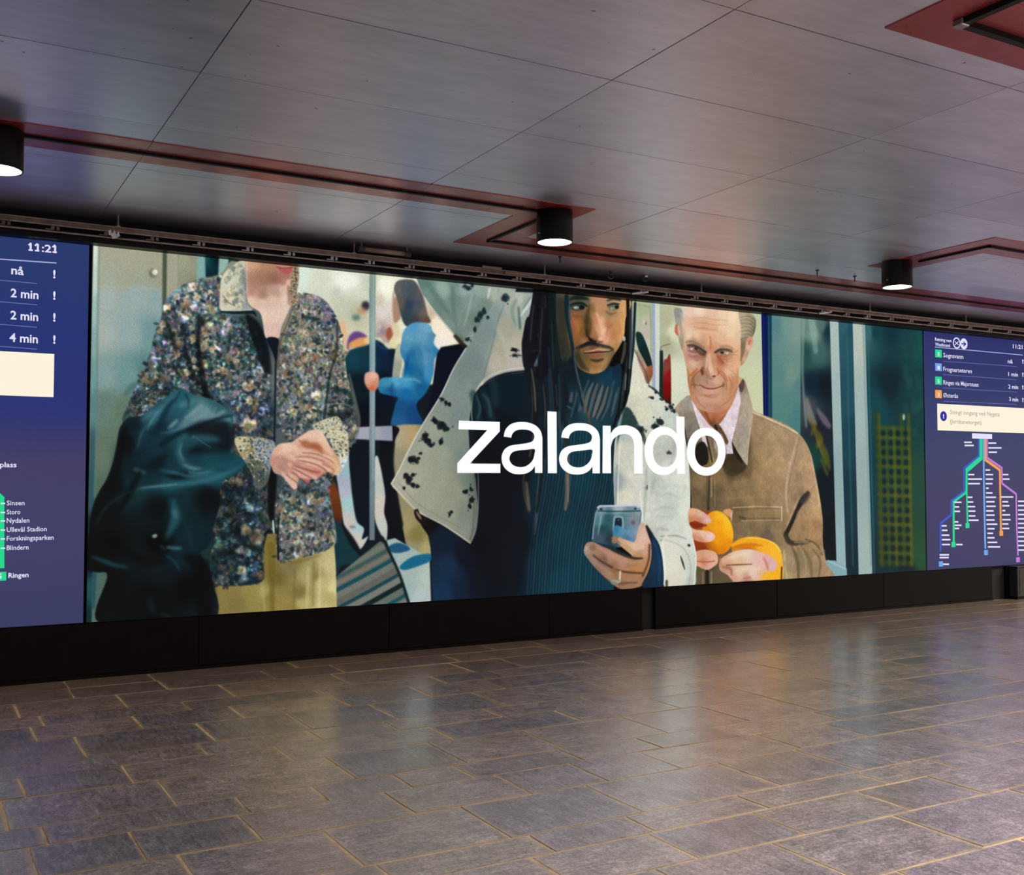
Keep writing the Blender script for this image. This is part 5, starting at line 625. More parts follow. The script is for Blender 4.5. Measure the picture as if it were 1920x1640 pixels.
    b.inputs['Specular IOR Level'].default_value = .8; b.inputs['Coat Weight'].default_value = 1; b.inputs['Coat Roughness'].default_value = .25; b.inputs['Coat IOR'].default_value = 1.65
    hs = N(nt, 'ShaderNodeMath', operation='MULTIPLY_ADD'); nt.links.new(f2, hs.inputs[0]); hs.inputs[1].default_value = .6; nt.links.new(ridge, hs.inputs[2])
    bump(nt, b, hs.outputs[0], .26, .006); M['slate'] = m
    m, nt, b = mat('sandy_grout'); geo = N(nt, 'ShaderNodeNewGeometry').outputs['Position']
    nt.links.new(ramp(nt, [(.3, (.44, .33, .205, 1)), (.55, (.30, .225, .14, 1)), (.70, (.10, .076, .055, 1))], noise(nt, geo, 7, 6, .7)), b.inputs['Base Color']); b.inputs['Roughness'].default_value = .85
    bump(nt, b, noise(nt, geo, 60, 3), .4, .004); M['grout'] = m
make_materials()
# ================================================================ setting: floor of slate courses
X0, X1, Y0, Y1 = -7.0, 18.0, -4.5, 7.35
fl = tag(mesh_ob('floor', B(X0, X1, Y0, Y1, -.14, -.0022), M['grout']), kind='structure')
def stone_mesh(bm, x0, x1, ya, yb, z, gap=.0062):
    j = lambda s=.004: random.uniform(-s, s)
    cs = [(x0+gap+j(), ya+gap+j()), (x1-gap+j(), ya+gap+j()), (x1-gap+j(), yb-gap+j()), (x0+gap+j(), yb-gap+j())]
    tx, ty = j(.0004), j(.0004); cx, cy = (x0+x1)/2, (ya+yb)/2; e = .0018
    # outline with one extra, slightly wandering point per side
    ring = []
    for k in range(4):
        a, c = cs[k], cs[(k+1) % 4]; t = .35+.3*random.random(); nx, ny = (c[1]-a[1]), -(c[0]-a[0]); L = math.hypot(nx, ny); d = j(.0035)
        ring += [a, (a[0]+(c[0]-a[0])*t+nx/L*d, a[1]+(c[1]-a[1])*t+ny/L*d)]
    def lay(s, dz): return [bm.verts.new((cx+(p[0]-cx)*(1-2*s/(x1-x0)), cy+(p[1]-cy)*(1-2*s/(yb-ya)), z+dz+tx*(1 if p[0] > cx else -1)+ty*(1 if p[1] > cy else -1))) for p in ring]
    lo, top = lay(0, -.03), lay(0, 0)
    for A, C in ((lo, top),):
        for k in range(8): bm.faces.new((A[k], A[(k+1) % 8], C[(k+1) % 8], C[k]))
    bm.faces.new(top)
rows = [(7.35, 7.0, []), (7.0, 6.72, [1.3, 2.2, 3.0]), (6.72, 6.41, [.8, 1.95]), (6.41, 6.02, [.49, 1.02, 1.6]), (6.02, 5.78, [.58, 1.3, 2.05]), (5.78, 5.46, [.52, 1.0, 1.5]), (5.46, 5.04, [.12, .68, 1.25, 1.72, 2.18, 4.9]), (5.04, 4.82, [.3, 1.16]), (4.82, 4.52, [.39, .79, 1.46, 2.98]), (4.52, 4.12, [.3, .88, 1.6, 2.1, 2.6, 3.2, 3.72]), (4.12, 3.90, [.41, 1.1, 1.4, 1.75, 2.03, 2.57, 3.0]), (3.90, 3.59, [.35, .67, 1.05, 1.62, 2.12, 2.48, 2.86, 3.55]), (3.59, 3.19, [.3, .77, 1.26, 1.8, 2.36, 3.05, 3.5]), (3.19, 3.0, [1.3, 1.86, 2.27, 2.8, 3.45]), (3.0, 2.72, [1.2, 1.76, 2.23, 2.71, 3.25]), (2.72, 2.33, [1.5, 2.05, 2.54, 3.13]), (2.33, 2.05, [2.1, 2.7, 3.3])]
y = 2.05
while y > Y0+.3:
    h = random.choice((.2, .26, .3, .34, .4)); rows.append((y, max(Y0, y-h), [])); y -= h
stones = []
for yh, yl, js in rows:
    L = sorted(js) or [random.uniform(0, .6)]; xs = list(L)
    x = L[0]
    while x > X0: x -= random.uniform(.36, .85); xs.append(max(x, X0))
    x = L[-1]
    while x < X1: x += random.uniform(.36, .85); xs.append(min(x, X1))
    if js and len(js) < 4:
        for a, c in zip(L, L[1:]):
            if c-a > 1.0: xs.append((a+c)/2+random.uniform(-.1, .1))
    elif js:
        for a, c in zip(L, L[1:]):
            if c-a > 1.0: xs += [a+(c-a)*(k+random.uniform(-.12, .12))/(int((c-a)/.6)) for k in range(1, int((c-a)/.6))]
    xs = sorted(set(xs))
    for a, c in zip(xs, xs[1:]):
        if c-a > .03: stones.append((a, c, yl, yh))
def seen(s):
    cx, cy = (s[0]+s[1])/2, (s[2]+s[3])/2; sy, cs_ = math.sin(.51447), math.cos(.51447)
    d = cx*sy+cy*cs_; r = cx*cs_-cy*sy
    if d < .5: return -9
    u, v = r/d, 1.225/d
    inn = abs(u) < .50 and v < .46 and cy < 7.0
    return (1 if inn else 0)*10-d*.1-max(0, abs(u)-.48)*5-max(0, v-.45)*5
stones.sort(key=seen, reverse=True)
rest = bmesh.new()
for k, s in enumerate(stones):
    z = random.uniform(-.0005, .0016)
    if k < 296:
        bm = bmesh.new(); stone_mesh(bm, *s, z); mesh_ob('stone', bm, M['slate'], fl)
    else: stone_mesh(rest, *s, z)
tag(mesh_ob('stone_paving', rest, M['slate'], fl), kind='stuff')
# ================================================================ setting: ceiling slabs on a 1.505 x 0.75 m grid
ce = tag(mesh_ob('ceiling', B(X0, X1, Y0, Y1, CEIL+.012, CEIL+.16), M['joint']), kind='structure')
GX, GY, PXW, PYW = 0.976, 2.795, 1.508, 0.756
pm = bpy.data.meshes.new('ceiling_panel'); bm = bmesh.new(); box(bm, -PXW/2+.0022, PXW/2-.0022, -PYW/2+.0022, PYW/2-.0022, 0, .02); bm.to_mesh(pm); bm.free(); pm.materials.append(M['slab'])
for i in range(-5, 11):
    for j_ in range(-9, 6):
        o = bpy.data.objects.new('ceiling_panel', pm); SCOL.objects.link(o); o.parent = ce
        o.location = (GX+(i+.5)*PXW, GY+(j_+.5)*PYW, CEIL+random.uniform(0, .0012))
# red painted bands, cut where they cross the slab joints, with a black lighting channel down the middle
BW = .37
def cuts(a, b, o, step):
    k0 = math.ceil((a-o)/step); xs = [a]+[o+k*step for k in range(k0, k0+60) if a+.02 < o+k*step < b-.02]+[b]; return list(zip(xs, xs[1:]))
def band(name, rects):
    first = None; root = tag(empty(name, (0, 0, 0)), kind='structure')
    for x0, x1, y0, y1 in rects:
        for a, b in cuts(x0, x1, GX, PXW):
            for c, d in cuts(y0, y1, GY, PYW): mesh_ob('band_panel', B(a+.001, b-.001, c+.001, d-.001, CEIL-.0035, CEIL+.003), M['red'], root)
    return root
h = BW/2; TX, TY1, TY2 = 3.41, 5.50, 6.36
band('trim_1', [(X0, TX+h, TY1-h, TY1+h), (TX-h, TX+h, TY1+h, TY2-h), (TX-h, X1, TY2-h, TY2+h)])
BX, BY = 6.57, 4.77
band('trim_2', [(BX-h, BX+h, BY+h, 5.70), (BX-h, X1, BY-h, BY+h)])
DX, DY = 3.245, 2.452
band('trim_3', [(DX-h, DX+h, Y0, DY-h), (DX-h, X1, DY-h, DY+h)])
def channel(label, pts_, w=.022, z0=-.016):
    bm = bmesh.new()
    for (ax, ay), (bx, by) in zip(pts_, pts_[1:]):
        box(bm, min(ax, bx)-w/2, max(ax, bx)+w/2, min(ay, by)-w/2, max(ay, by)+w/2, CEIL+z0, CEIL-.003)
    o = mesh_ob('lighting_channel', bm, M['black']); return tag(o, label, 'lighting channel')
channel('thin black channel along the red ceiling band between the left and middle downlights', [(.425, TY1), (3.284, TY1)])
channel('thin black channel bending behind the middle downlight and running right nearest the screens', [(TX, 5.605), (TX, TY2), (X1, TY2)])
channel('thin black channel along the red ceiling band by the rightmost downlight', [(BX, 5.355), (BX, BY), (X1, BY)])
c3 = channel('black channel on the dark red ceiling corner at top right', [(DX, Y0), (DX, DY), (X1, DY)], .03, -.026)
mesh_ob('corner_joint', B(DX-.022, DX+.022, DY-.022, DY+.022, CEIL-.03, CEIL-.0035, bev=.004), M['steel'], c3)
# ---- back wall and black plinth
wl = tag(mesh_ob('wall_back', B(X0, X1, WY+.055, WY+.34, -.01, CEIL+.02), M['wall']), kind='structure')
pl = tag(empty('baseboard_back', (0, WY, 0)), kind='structure')
pe = [X0, -4.6, -2.9, -1.3, .3, 1.62, 2.95, 4.289, 5.18, None, 5.31, 6.65, 8.0, 9.60, None, 9.83, 11.2, 13, 15, X1]
for a, b in zip(pe, pe[1:]):
    if a is None or b is None: continue
    mesh_ob('panel', B(a+.002, b-.002, .0, .054, .022, .338, bev=.002), M['plinth'], pl)
    mesh_ob('skirting', B(a, b, -.006, .05, .0, .0215), M['plinth'], pl)
mesh_ob('backing', B(X0, X1, .035, .054, .0, .34), M['wall'], pl)
# ================================================================ the three lit displays
def face(name, x0, x1, z0, z1, y, m, parent):
    bm = bmesh.new(); vs_ = [bm.verts.new(p) for p in ((x0, y, z0), (x1, y, z0), (x1, y, z1), (x0, y, z1))]; f = bm.faces.new(vs_)
    uvl = bm.loops.layers.uv.new('UVMap')
    for l, c in zip(f.loops, ((0, 0), (1, 0), (1, 1), (0, 1))): l[uvl].uv = c
    return mesh_ob(name, bm, m, parent)
def display(label, cat, name, x0, x1, m):
    o = tag(mesh_ob(name, B(x0, x1, WY+.002, WY+.053, PZ0-.006, PZ1, bev=.002), M['black']), label, cat)
    return o, face('screen', x0+.004, x1-.004, PZ0, PZ1-.004, WY+.0005, m, o)
img = bpy.data.images.new('advert_picture', CW, CH, alpha=False)
px = np.ones((CH, CW, 4), np.float32); px[..., :3] = cv[::-1]/255.; img.pixels.foreach_set(px.ravel()); img.update(); img.pack()
m, nt, b = mat('advert_screen'); ti = N(nt, 'ShaderNodeTexImage', image=img, extension='EXTEND'); nt.links.new(ti.outputs[0], b.inputs['Emission Color']); b.inputs['Emission Strength'].default_value = 1.0
b.inputs['Base Color'].default_value = (.008, .008, .008, 1); b.inputs['Roughness'].default_value = .6; b.inputs['Specular IOR Level'].default_value = .1
display('wide lit advertising screen showing a young man with a phone between two passengers', 'advertising screen', 'advertising_screen', PX0, PX1, m)
def board_mat(name, stops):
    m, nt, b = mat(name); s = N(nt, 'ShaderNodeSeparateXYZ'); nt.links.new(N(nt, 'ShaderNodeTexCoord').outputs['Generated'], s.inputs[0])
    nt.links.new(ramp(nt, [(p, srgb(c)) for p, c in stops], s.outputs[2]), b.inputs['Emission Color']); b.inputs['Emission Strength'].default_value = 1
    b.inputs['Base Color'].default_value = (.008, .008, .008, 1); b.inputs['Roughness'].default_value = .6; b.inputs['Specular IOR Level'].default_value = .1; return m
LB, LF = display('dark blue departure board at left edge with large minute countdowns', 'departure board', 'departure_board', -1.95, PX0-.012, board_mat('board_left', [(0, '393b62'), (.25, '413f68'), (.42, '403c64'), (.55, '2b3372'), (.75, '263472'), (1, '2a3a6c')]))
RB, RF = display('dark blue departure board at right with line list and metro map', 'departure board', 'departure_board', PX1+.006, 11.4, board_mat('board_right', [(0, '3b3a62'), (.3, '413d62'), (.5, '3c4368'), (.75, '333a6a'), (1, '2a2f68')]))
GW, GC, GM, GB, GO, GP, GL, GT, GD, GE = [glow(n, c) for n, c in (('text_white', 'e2e0fa'), ('notice_cream', 'fdf3dc'), ('line_mint', '20d890'), ('line_blue', '6fa4ea'), ('line_orange', 'f2a04a'), ('line_violet', 'c07ad8'), ('rule_lilac', '6c70b4'), ('notice_text', 'a8968c'), ('notice_blue', '2a2a9a'), ('rule_bright', 'a8aee0'))]
def at(x, y, dy=0.0): w = wall_at(np.array([x, y], float)); return Vector((w[0], WY-.0012-dy, w[1]))
def add_text(bm, s, x0, y0, x1, y1, hpx, bold=0.0):
    """write s from (x0,y0) to (x1,y1) on the display (photo px, baseline); hpx: height of a capital"""
    cu = bpy.data.curves.new('t', 'FONT'); cu.body = s; cu.resolution_u = 2; cu.offset = bold
    ob = bpy.data.objects.new('t', cu); SCOL.objects.link(ob); bpy.context.view_layer.update()
    me = bpy.data.meshes.new_from_object(ob, depsgraph=bpy.context.evaluated_depsgraph_get()); bpy.data.objects.remove(ob); bpy.data.curves.remove(cu)
    v = np.array([q.co[:2] for q in me.vertices]); A, Z = at(x0, y0), at(x1, y1); top = at(x0, y0-hpx)
    xs = (Z.x-A.x)/(v[:, 0].max()-v[:, 0].min()); zs = (top.z-A.z)/.729
    nv = [bm.verts.new((A.x+(a-v[:, 0].min())*xs, A.y, A.z+c*zs)) for a, c in v]
    for p in me.polygons:
        try: bm.faces.new([nv[i] for i in p.vertices])
        except ValueError: pass
    bpy.data.meshes.remove(me)
def quad(bm, x0, x1, z0, z1, dy=0.): bm.faces.new([bm.verts.new(p) for p in ((x0, WY-.0008-dy, z0), (x1, WY-.0008-dy, z0), (x1, WY-.0008-dy, z1), (x0, WY-.0008-dy, z1))])
def qpx(bm, x0, y0, x1, y1, dy=0.):
    """rectangle between two photo pixels, upright on the display"""
    a, c = at(x0, y0), at(x1, y1); d = at(x0, y1); quad(bm, a.x, c.x, min(d.z, c.z) if False else c.z, at(x1, y0+(y1-y0)*0).z if False else c.z+(a.z-d.z), dy)
def seg(bm, P, w, dy=.0004):
    """flat strip through photo pixels, w in metres"""
    Q = [at(*p) for p in P]
    for a, c in zip(Q, Q[1:]):
        d = (c-a).normalized(); n = Vector((-d.z, 0, d.x))*w/2; e = d*w*.3
        vs_ = [bm.verts.new(v+Vector((0, -dy, 0))) for v in (a-e-n, c+e-n, c+e+n, a-e+n)]
        f = bm.faces.new(vs_)
        if f.normal.y > 0: f.normal_flip()
def disc(bm, x, y, r, dy=.0006, r2=0, n=20):
    c = at(x, y)
    o = [bm.verts.new((c.x+r*math.cos(2*math.pi*k/n), c.y-dy, c.z+r*math.sin(2*math.pi*k/n))) for k in range(n)]
    if not r2: bm.faces.new(o); return
    i = [bm.verts.new((c.x+r2*math.cos(2*math.pi*k/n), c.y-dy, c.z+r2*math.sin(2*math.pi*k/n))) for k in range(n)]
    for k in range(n): bm.faces.new((o[k], o[(k+1) % n], i[(k+1) % n], i[k]))
def line(s, x0, y0, x1, y1, h_, bold=.02, m_=None, parent=None, dy=0., name='lettering'):
    bm = bmesh.new(); add_text(bm, s, x0, y0, x1, y1, h_, bold)
    for v in bm.verts: v.co.y -= dy
    return mesh_ob(name, bm, m_ or GW, parent)
def rule(name, P, w, m_, parent, dy=.0004):
    bm = bmesh.new(); seg(bm, P, w, dy); return mesh_ob(name, bm, m_, parent)
def done(name, bm, m, parent, label=None):
    o = mesh_ob(name, bm, m, parent)
    if label: o['label'] = label
    return o
# left board
for q in (('11:21', 55.5, 469.5, 105, 473.5, 14.5), ('nå', 21, 513.5, 44.5, 514.5, 16), ('2 min', 20, 556.5, 72, 559, 16.5), ('2 min', 19.5, 598, 71.5, 600, 16.5), ('4 min', 17.5, 640, 71, 641.5, 16.5), ('Carl Berners plass', -95, 875, 31, 874, 10), ('Ringen', 15.5, 1083, 53.5, 1082, 9.4)): line(*q, parent=LB)
for y in (521, 561, 602, 643.5): line('!', 99.5, y, 104, y, 15.5, .03, parent=LB)
for q, x1, y in (('Sinsen', 46, 947), ('Storo', 38, 964), ('Nydalen', 55, 980), ('Ullevål Stadion', 87.5, 997), ('Forskningsparken', 100.5, 1013.5), ('Blindern', 53.5, 1031)): line(q, 12.5, y, x1, y-.6, 9.2, .01, parent=LB); rule('stop_mark', [(2, y-3.5), (9, y-3.5)], .008, GW, LB, .0008)
for x, y in ((57.5, 468.6), (69.5, 469.7), (102.5, 472.4)):   # feet and flags of the clock's ones
    rule('digit_foot', [(x-3.2, y), (x+3.2, y+.5)], .009, GW, LB); rule('digit_flag', [(x-3.4, y-9.6), (x+.2, y-12.6)], .009, GW, LB)
rule('heading_rule', [(-140, 476), (105, 493)], .007, GE, LB)
for y0, y1 in ((524.5, 531.5), (565.5, 571.5), (608.5, 613.5), (650, 654.5)): rule('row_rule', [(-140, y0-12), (69, y1)], .0045, GL, LB)
bm = bmesh.new(); a, c = at(-150, 661), at(101, 705); quad(bm, a.x, c.x, at(101, 744.5).z, at(101, 663.5).z, .0003); done('notice_panel', bm, GC, LB)
bm = bmesh.new(); seg(bm, [(-22, 905), (-10, 922), (2.5, 934), (2.5, 1062)], .032); done('route_line', bm, GM, LB)
bm = bmesh.new(); a, c = at(-12, 1071.5), at(11.5, 1088); quad(bm, a.x, c.x, c.z, at(11.5, 1071.5).z, .0003); bd = done('line_badge', bm, GM, LB)
line('5', -3.5, 1084.5, 3.2, 1084.5, 9.5, .03, parent=bd, dy=.0006, name='number')
# right board
line('Retning vest', 1753, 638.5, 1784, 641, 6.2, parent=RB); line('Westbound', 1753.5, 648, 1781, 650, 6.2, parent=RB); line('11:21', 1899, 652.5, 1917, 654.5, 7.8, parent=RB)
for q, x1, y, y1 in (('Sognsvann', 1806, 669.5, 672), ('Frognerseteren', 1822, 695.5, 698), ('Ringen via Majorstuen', 1834.5, 720.5, 724), ('Østerås', 1796, 744.5, 746)): line(q, 1768.5, y, x1, y1, 8.6, .01, parent=RB)
for q, x0, x1, y in (('nå', 1889.5, 1898.5, 680.5), ('1 min', 1890.5, 1908.5, 704.5), ('2 min', 1890.5, 1909, 728), ('3 min', 1892, 1909, 751.5)): line(q, x0, y, x1, y+.6, 7.6, parent=RB)
for y in (681, 705.5, 729.5, 753): line('!', 1916.5, y, 1919, y, 7.5, .03, parent=RB)
bm = bmesh.new(); disc(bm, 1793.5, 643, .058, .0006, .044); cx_ = mesh_ob('crossed_ring', bm, GW, RB); rule('stroke', [(1790, 640), (1797, 646.5)], .008, GW, cx_, .0007); rule('stroke', [(1797, 640), (1790, 646.5)], .008, GW, cx_, .0007)
bm = bmesh.new(); disc(bm, 1807, 644.5, .056); mesh_ob('arrow_disc', bm, GW, RB)
bm = bmesh.new(); seg(bm, [(1803, 644.3), (1810.5, 645)], .014, .0012); seg(bm, [(1806.5, 641), (1810.5, 645), (1806.5, 648.5)], .012, .0012); done('arrow', bm, GD, RB, 'dark arrow in a white disc')
rule('heading_rule', [(1753, 650.5), (1917, 665.5)], .008, GE, RB)
for y0, y1 in ((677, 687), (702, 712), (727, 735), (752, 758)): rule('row_rule', [(1768, y0), (1906, y1)], .005, GL, RB)
for y0, y1, mt, nn in ((656, 670.5, GM, '5'), (681.5, 696, GB, '1'), (706.5, 721.5, GM, '5'), (731.5, 746.5, GO, '3')):
    bm = bmesh.new(); a, c = at(1753.5, y1), at(1765.8, y1); quad(bm, a.x, c.x, c.z, at(1765.8, y0).z, .0003); bd = done('line_badge', bm, mt, RB)
    line(nn, 1757.5, y1-3.6, 1761.8, y1-3.6, 7.2, .02, parent=bd, dy=.0006, name='number')
bm = bmesh.new(); a = at(1757, 756.5); c = at(1985, 820); quad(bm, a.x, c.x, at(1760, 806.5).z, a.z, .0003); done('notice_panel', bm, GC, RB)
bm = bmesh.new(); disc(bm, 1768.8, 780, .05, .0008); nd = done('notice_icon', bm, GD, RB)
line('!', 1767.6, 784, 1770, 784, 8, .03, parent=nd, dy=.0012, name='exclamation_mark')
line('Stengt inngang ved Nygata', 1781, 776, 1874, 780.5, 8.2, .004, GT, RB, .0006, 'notice_text'); line('(Jernbanetorget)', 1781, 793.5, 1840, 796, 8.2, .004, GT, RB, .0006, 'notice_text')
def dashes(bm, L):
    for x0, x1, y in L: seg(bm, [(x0, y), (x1, y)], .0155, .0008)
bm = bmesh.new(); a, c = at(1822.5, 823), at(1860, 823); quad(bm, a.x, c.x, c.z, at(1860, 813.5).z, .0004)
dashes(bm, [(1808, 1821, 829), (1809, 1825, 835), (1853.5, 1867, 830.5), (1853.5, 1877, 839.5), (1854, 1868.5, 847.5), (1815.5, 1826, 889.5), (1815.5, 1840.5, 898), (1815.5, 1836.5, 906.5), (1848, 1855.5, 881), (1848.5, 1861, 889.5), (1848.5, 1861, 898), (1848.5, 1860, 906.5), (1849, 1853, 915), (1849, 1860, 924), (1848.5, 1866.5, 932), (1849.5, 1864, 940.5), (1849.5, 1866, 949), (1849, 1862, 957.5), (1849.5, 1864, 965.5), (1849.5, 1864, 974.5), (1850, 1869, 982.5), (1851.5, 1864, 991), (1851.5, 1861, 999.5), (1851.5, 1864, 1008), (1852, 1869, 1016.5), (1852.5, 1874.5, 1025), (1880.5, 1890, 889.5), (1880.5, 1892, 898), (1877, 1899, 931.5), (1879.5, 1889.5, 940.5), (1879.5, 1892, 948), (1879.5, 1884, 957), (1879.5, 1893, 965), (1879.5, 1894, 974), (1879.5, 1890, 982), (1879.5, 1891.5, 990.5), (1789.5, 1802, 941.5), (1790, 1797.5, 950), (1790, 1799, 958.5), (1790, 1796, 978), (1790.5, 1802, 984.5), (1790.5, 1797.5, 990.5), (1815, 1822.5, 932), (1815, 1824, 941), (1815, 1827.5, 949.5), (1816, 1828, 958), (1816.5, 1828, 967), (1816.5, 1834, 975), (1766, 1774, 985.5), (1766.5, 1775.5, 994), (1766, 1779, 1003), (1766.5, 1781, 1011.5), (1766.5, 1780.5, 1020.5), (1793, 1804, 1020.5), (1762, 1778.5, 1040), (1762, 1778, 1045), (1768.5, 1778.5, 1057.5)]+[(1909, 1922+3*(k % 3), 939.5+8.3*k) for k in range(12)])
done('station_names', bm, GW, RB)['kind'] = 'stuff'
GI = glow('line_indigo', '3c58c8')
for P, w, mt in (([(1838.3, 824), (1838.3, 857), (1812, 880), (1811.6, 922), (1787.8, 940), (1788, 1022)], .030, GM), ([(1840.5, 824), (1840.5, 860), (1812.8, 884), (1812.5, 925), (1813.8, 982)], .024, GM), ([(1835, 824), (1835, 855), (1807.5, 878), (1807, 922), (1783.5, 939), (1783.2, 965), (1763.5, 981), (1763.2, 1032)], .026, GI), ([(1844, 824), (1844.5, 900), (1845.5, 960), (1847.2, 1027)], .028, GB), ([(1847.3, 824), (1847.5, 862), (1874.5, 881), (1875.3, 930), (1876.5, 994)], .030, GO), ([(1850.5, 824), (1850.5, 858), (1878.2, 877), (1878.6, 906), (1905, 926), (1906, 985), (1908.3, 1040)], .024, GP)):
    bm = bmesh.new(); seg(bm, P, w, .0005); done('route_line', bm, mt, RB)
for x, y, mt in ((1813.7, 985, GM), (1787.5, 1020.5, GM), (1848.5, 1035.5, GB), (1877.2, 999.5, GO), (1908.5, 1049, GP), (1764, 1057, GB)):
    bm = bmesh.new(); c = at(x, y); quad(bm, c.x-.03, c.x+.03, c.z-.026, c.z+.026, .0009); done('line_badge', bm, mt, RB)
# ---- black frame over the displays, bronze cable tray, its clips and hangers
fr = tag(mesh_ob('trim_4', B(X0, X1, 6.905, WY+.05, 2.695, 2.726, bev=.003), M['black']), kind='structure')
ct = empty('cable_tray', (0, 6.93, 2.73), 'long bronze cable tray with two rails running above the screens', 'cable tray')
Z = lambda z: z-2.73
def tr(name, x0, x1, y0, y1, z0, z1, m, bev=.0): return mesh_ob(name, B(x0, x1, y0-6.93, y1-6.93, Z(z0), Z(z1), bev=bev), m, ct)
tr('lower_rail', X0, X1, 6.885, 6.915, 2.7285, 2.738, M['raillow'], .002)
tr('upper_rail', X0, X1, 6.900, 6.918, 2.772, 2.806, M['rail'], .003)
tr('rail_lip', X0, X1, 6.892, 6.900, 2.770, 2.777, M['raillow'], .001)
tr('rail_lip', X0, X1, 6.894, 6.900, 2.803, 2.809, M['raillow'], .001)
tr('back_plate', X0, X1, 6.985, 6.99, 2.73, 2.80, M['black'])
tr('tray_base', X0, X1, 6.915, 6.985, 2.7285, 2.733, M['black'])
for x in [-2.0, -.6, 1.07, 2.64, 4.2, 5.75, 7.78, 9.15, 10.7, 12.3]:
    o = mesh_ob('hanger', tube(bmesh.new(), [(x, -.01, Z(2.805)), (x, -.01, Z(CEIL+.004))], .008, 8), M['rail'], ct)
    mesh_ob('nut', tube(bmesh.new(), [(x, -.01, Z(2.806)), (x, -.01, Z(2.818))], .016, 6), M['steel'], o)
for k in range(34):
    x = .08+k*.292+random.uniform(-.02, .02); bm = bmesh.new()
    box(bm, x, x+.05, -.047, -.030, Z(2.741), Z(2.7475)); box(bm, x+.030, x+.050, -.047, -.036, Z(2.7475), Z(2.766)); box(bm, x+.062, x+.078, -.047, -.034, Z(2.743), Z(2.764))
    mesh_ob('clip', bm, M['steel'] if k > 4 else M['rail'], ct)
def cable(label, y, z, r, x0=X0, x1=X1, m='cable', amp=.006):
    P = [(x0+(x1-x0)*k/70, y+random.uniform(-amp, amp)*.4, z+random.uniform(-amp, amp)*.5) for k in range(71)]
    return tag(mesh_ob('cable', tube(bmesh.new(), P, r, 8), M[m], smooth=True), label, 'cable')
cable('thick black cable lying in the tray above the screens, nearest the viewer', 6.935, 2.747, .0105)
cable('thin black cable lying at the back of the tray above the screens', 6.965, 2.745, .008)
# ---- small fittings above the screens
t = empty('pipe', (2.655, 6.87, 2.838), 'short tan pipe with metal end clamps above the tray, left of the middle downlight', 'pipe')
mesh_ob('tube', tube(bmesh.new(), [(.03, 0, 0), (.36, 0, 0)], .017, 14), M['tan'], t, True)
for x in (-.005, .345): mesh_ob('end_clamp', tube(bmesh.new(), [(x, 0, 0), (x+.045, 0, 0)], .023, 14), M['boxgrey'], t)
for x in (.02, .365): mesh_ob('hanger', tube(bmesh.new(), [(x, 0, .02), (x, 0, CEIL-2.838+.003)], .005, 6), M['rail'], t)
bm = bmesh.new(); prof = [(-.034, .010), (-.020, .024), (-.012, -.004), (.002, .022), (.014, -.006), (.026, .020), (.036, -.012), (.012, -.030), (-.008, -.034), (-.018, -.012), (-.030, -.014)]
f = bm.faces.new([bm.verts.new((x, 0, z)) for x, z in prof]); r = bmesh.ops.extrude_face_region(bm, geom=[f])
for v in r['geom']:
    if isinstance(v, bmesh.types.BMVert): v.co.y += .012; v.co.z += .004
bmesh.ops.recalc_face_normals(bm, faces=bm.faces)
o = tag(mesh_ob('cable_tag', bm, M['white']), 'crumpled white plastic tag hanging on the tray above the left departure board', 'tag'); o.location = (1.04, 6.868, 2.757)
for k, (x, lab) in enumerate(((4.77, 'dark round pipe clamp under the ceiling, just right of the middle downlight'), (5.11, 'taller dark ring clamp under the ceiling, second to the right of the middle downlight'))):
    c = empty('pipe_clamp', (x, 6.86, 2.846), lab, 'clamp'); bm = bmesh.new()
    P = [(.026*math.cos(2*math.pi*i/16), -.012+.0*i, .018*math.sin(2*math.pi*i/16)-.002+(.01 if k else 0)) for i in range(17)]; tube(bm, P, .006, 6, False); mesh_ob('ring', bm, M['boxgrey'], c)
    mesh_ob('stem', tube(bmesh.new(), [(0, -.01, .016+(.01 if k else 0)), (0, -.01, CEIL-2.846+.003)], .007, 6), M['boxgrey'], c)
    if k: mesh_ob('bolt', tube(bmesh.new(), [(-.012, -.022, .03), (.014, -.022, .03)], .008, 6), M['steel'], c)
for x0, x1, z, lab in ((3.638, 3.80, 2.8135, 'small pale label strip high on the tray below the middle downlight'), (3.83, 4.05, 2.789, 'longer pale label strip on the upper tray rail below the middle downlight')):
    o = tag(mesh_ob('label_strip', B(x0, x1, 6.880, 6.8915, z-.010, z+.009, bev=.001), M['tan']), lab, 'label')
for x, lab in ((5.06, 'bright metal strap slanting across the tray right of the middle downlight'), (7.13, 'bright metal strap slanting across the tray left of the rightmost downlight')):
    bm = bmesh.new(); tube(bm, [(-.07, 0, -.016), (-.02, -.008, -.006), (.05, -.008, .004), (.09, 0, .014)], .009, 6); o = tag(mesh_ob('metal_strap', bm, M['steel']), lab, 'strap'); o.location = (x, 6.866, 2.742)
for x, y, lab in ((6.17, 6.01, 'short dark ceiling pin left of the rightmost downlight, farther from it'), (6.62, 6.04, 'short dark ceiling pin just left of the rightmost downlight'), (4.13, 6.58, 'short dark ceiling pin under the red band by the middle downlight')):
    bm = bmesh.new(); tube(bm, [(0, 0, .004), (0, 0, -.045)], .005, 6); tube(bm, [(0, 0, -.0), (0, 0, -.006)], .014, 8); o = tag(mesh_ob('ceiling_pin', bm, M['boxgrey']), lab, 'pin'); o.location = (x, y, CEIL)
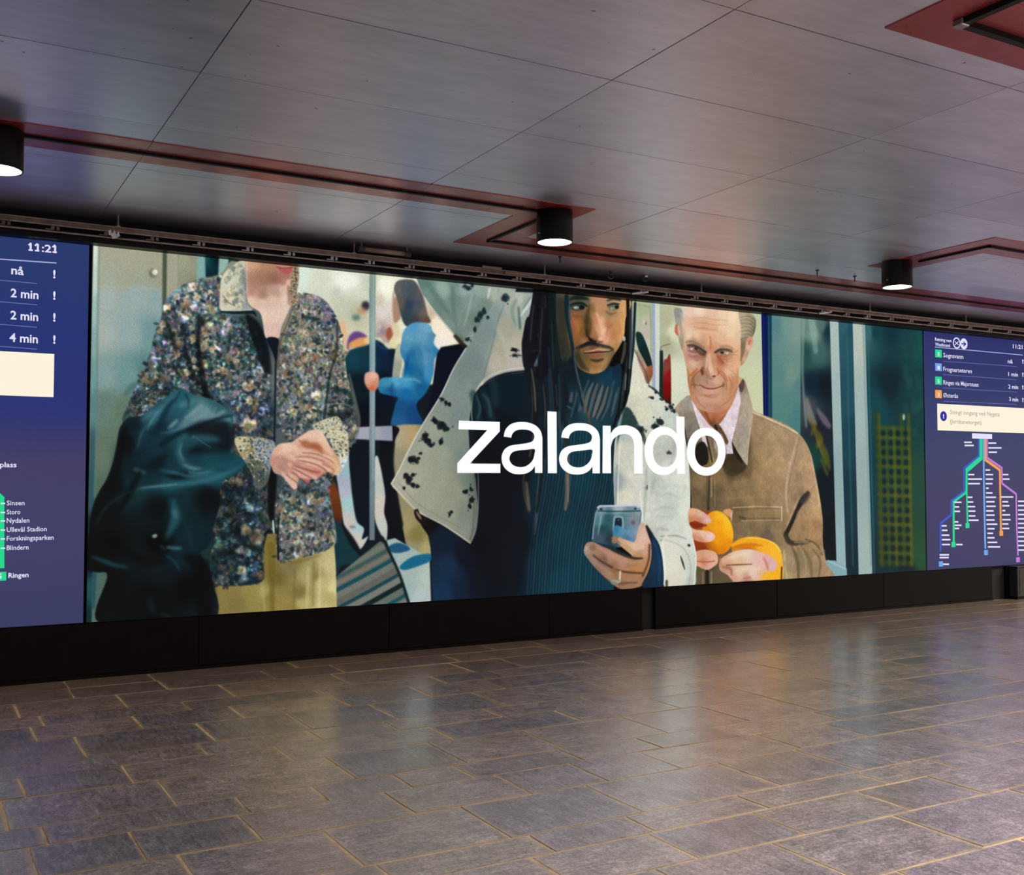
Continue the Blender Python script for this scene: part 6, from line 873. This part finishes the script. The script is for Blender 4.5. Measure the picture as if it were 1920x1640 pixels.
# ---- charcoal cabinet standing against the plinth at the right edge
cb = empty('cabinet', (9.83, 6.9, 0), 'low charcoal metal cabinet on the floor at the right edge below the departure board', 'cabinet')
mesh_ob('body', B(.03, 1.0, 0, .095, .03, .325, bev=.004), M['boxgrey'], cb); mesh_ob('plinth', B(.04, .99, .012, .095, 0, .03), M['plinth'], cb)
mesh_ob('lid', B(.024, 1.006, -.006, .096, .325, .338, bev=.002), M['boxgrey'], cb); mesh_ob('door', B(.06, .5, -.004, 0, .05, .305, bev=.001), M['boxgrey'], cb); mesh_ob('door', B(.505, .97, -.004, 0, .05, .305, bev=.001), M['boxgrey'], cb)
# ---- ceiling downlights
def downlight(x, label):
    d = empty('downlight', (x, 5.48, CEIL-.004), label, 'ceiling light', 'black cylinder downlights')
    R, H = .112, .193
    mesh_ob('housing', lathe(bmesh.new(), [(0, -.002), (R-.004, -.002), (R, -.006), (R, -H+.003), (R-.002, -H), (R-.006, -H), (R-.007, -H+.002), (R-.010, -H+.012)], 56), M['lampblack'], d, True)
    mesh_ob('reflector', lathe(bmesh.new(), [(R-.0062, -H+.0015), (R-.020, -H+.018), (R-.034, -H+.030)], 56), M['reflector'], d, True)
    mesh_ob('lens', lathe(bmesh.new(), [(R-.033, -H+.029), (.05, -H+.022), (0, -H+.020)], 40), M['lens'], d, True)
    mesh_ob('canopy', lathe(bmesh.new(), [(R-.012, .0025), (R-.012, -.003)], 40), M['lampblack'], d)
    mesh_ob('locking_screw', tube(bmesh.new(), [(-R+.003, -.01, -H+.045), (-R-.011, -.01, -H+.045)], .005, 8), M['steel'], d)
    s = lamp('downlight_beam', 'SPOT', (0, 0, -H-.004), 110, (1, .86, .66), spot_size=2.2, spot_blend=.8, shadow_soft_size=.08); s.parent = d
    return d
downlight(.305, 'black cylinder downlight cut by the left edge of the picture')
downlight(3.40, 'black cylinder downlight in the middle, above the long-haired man on screen')
downlight(6.46, 'black cylinder downlight at right, above the dark window on screen')
downlight(9.56, 'black cylinder downlight beyond the right edge of the picture')
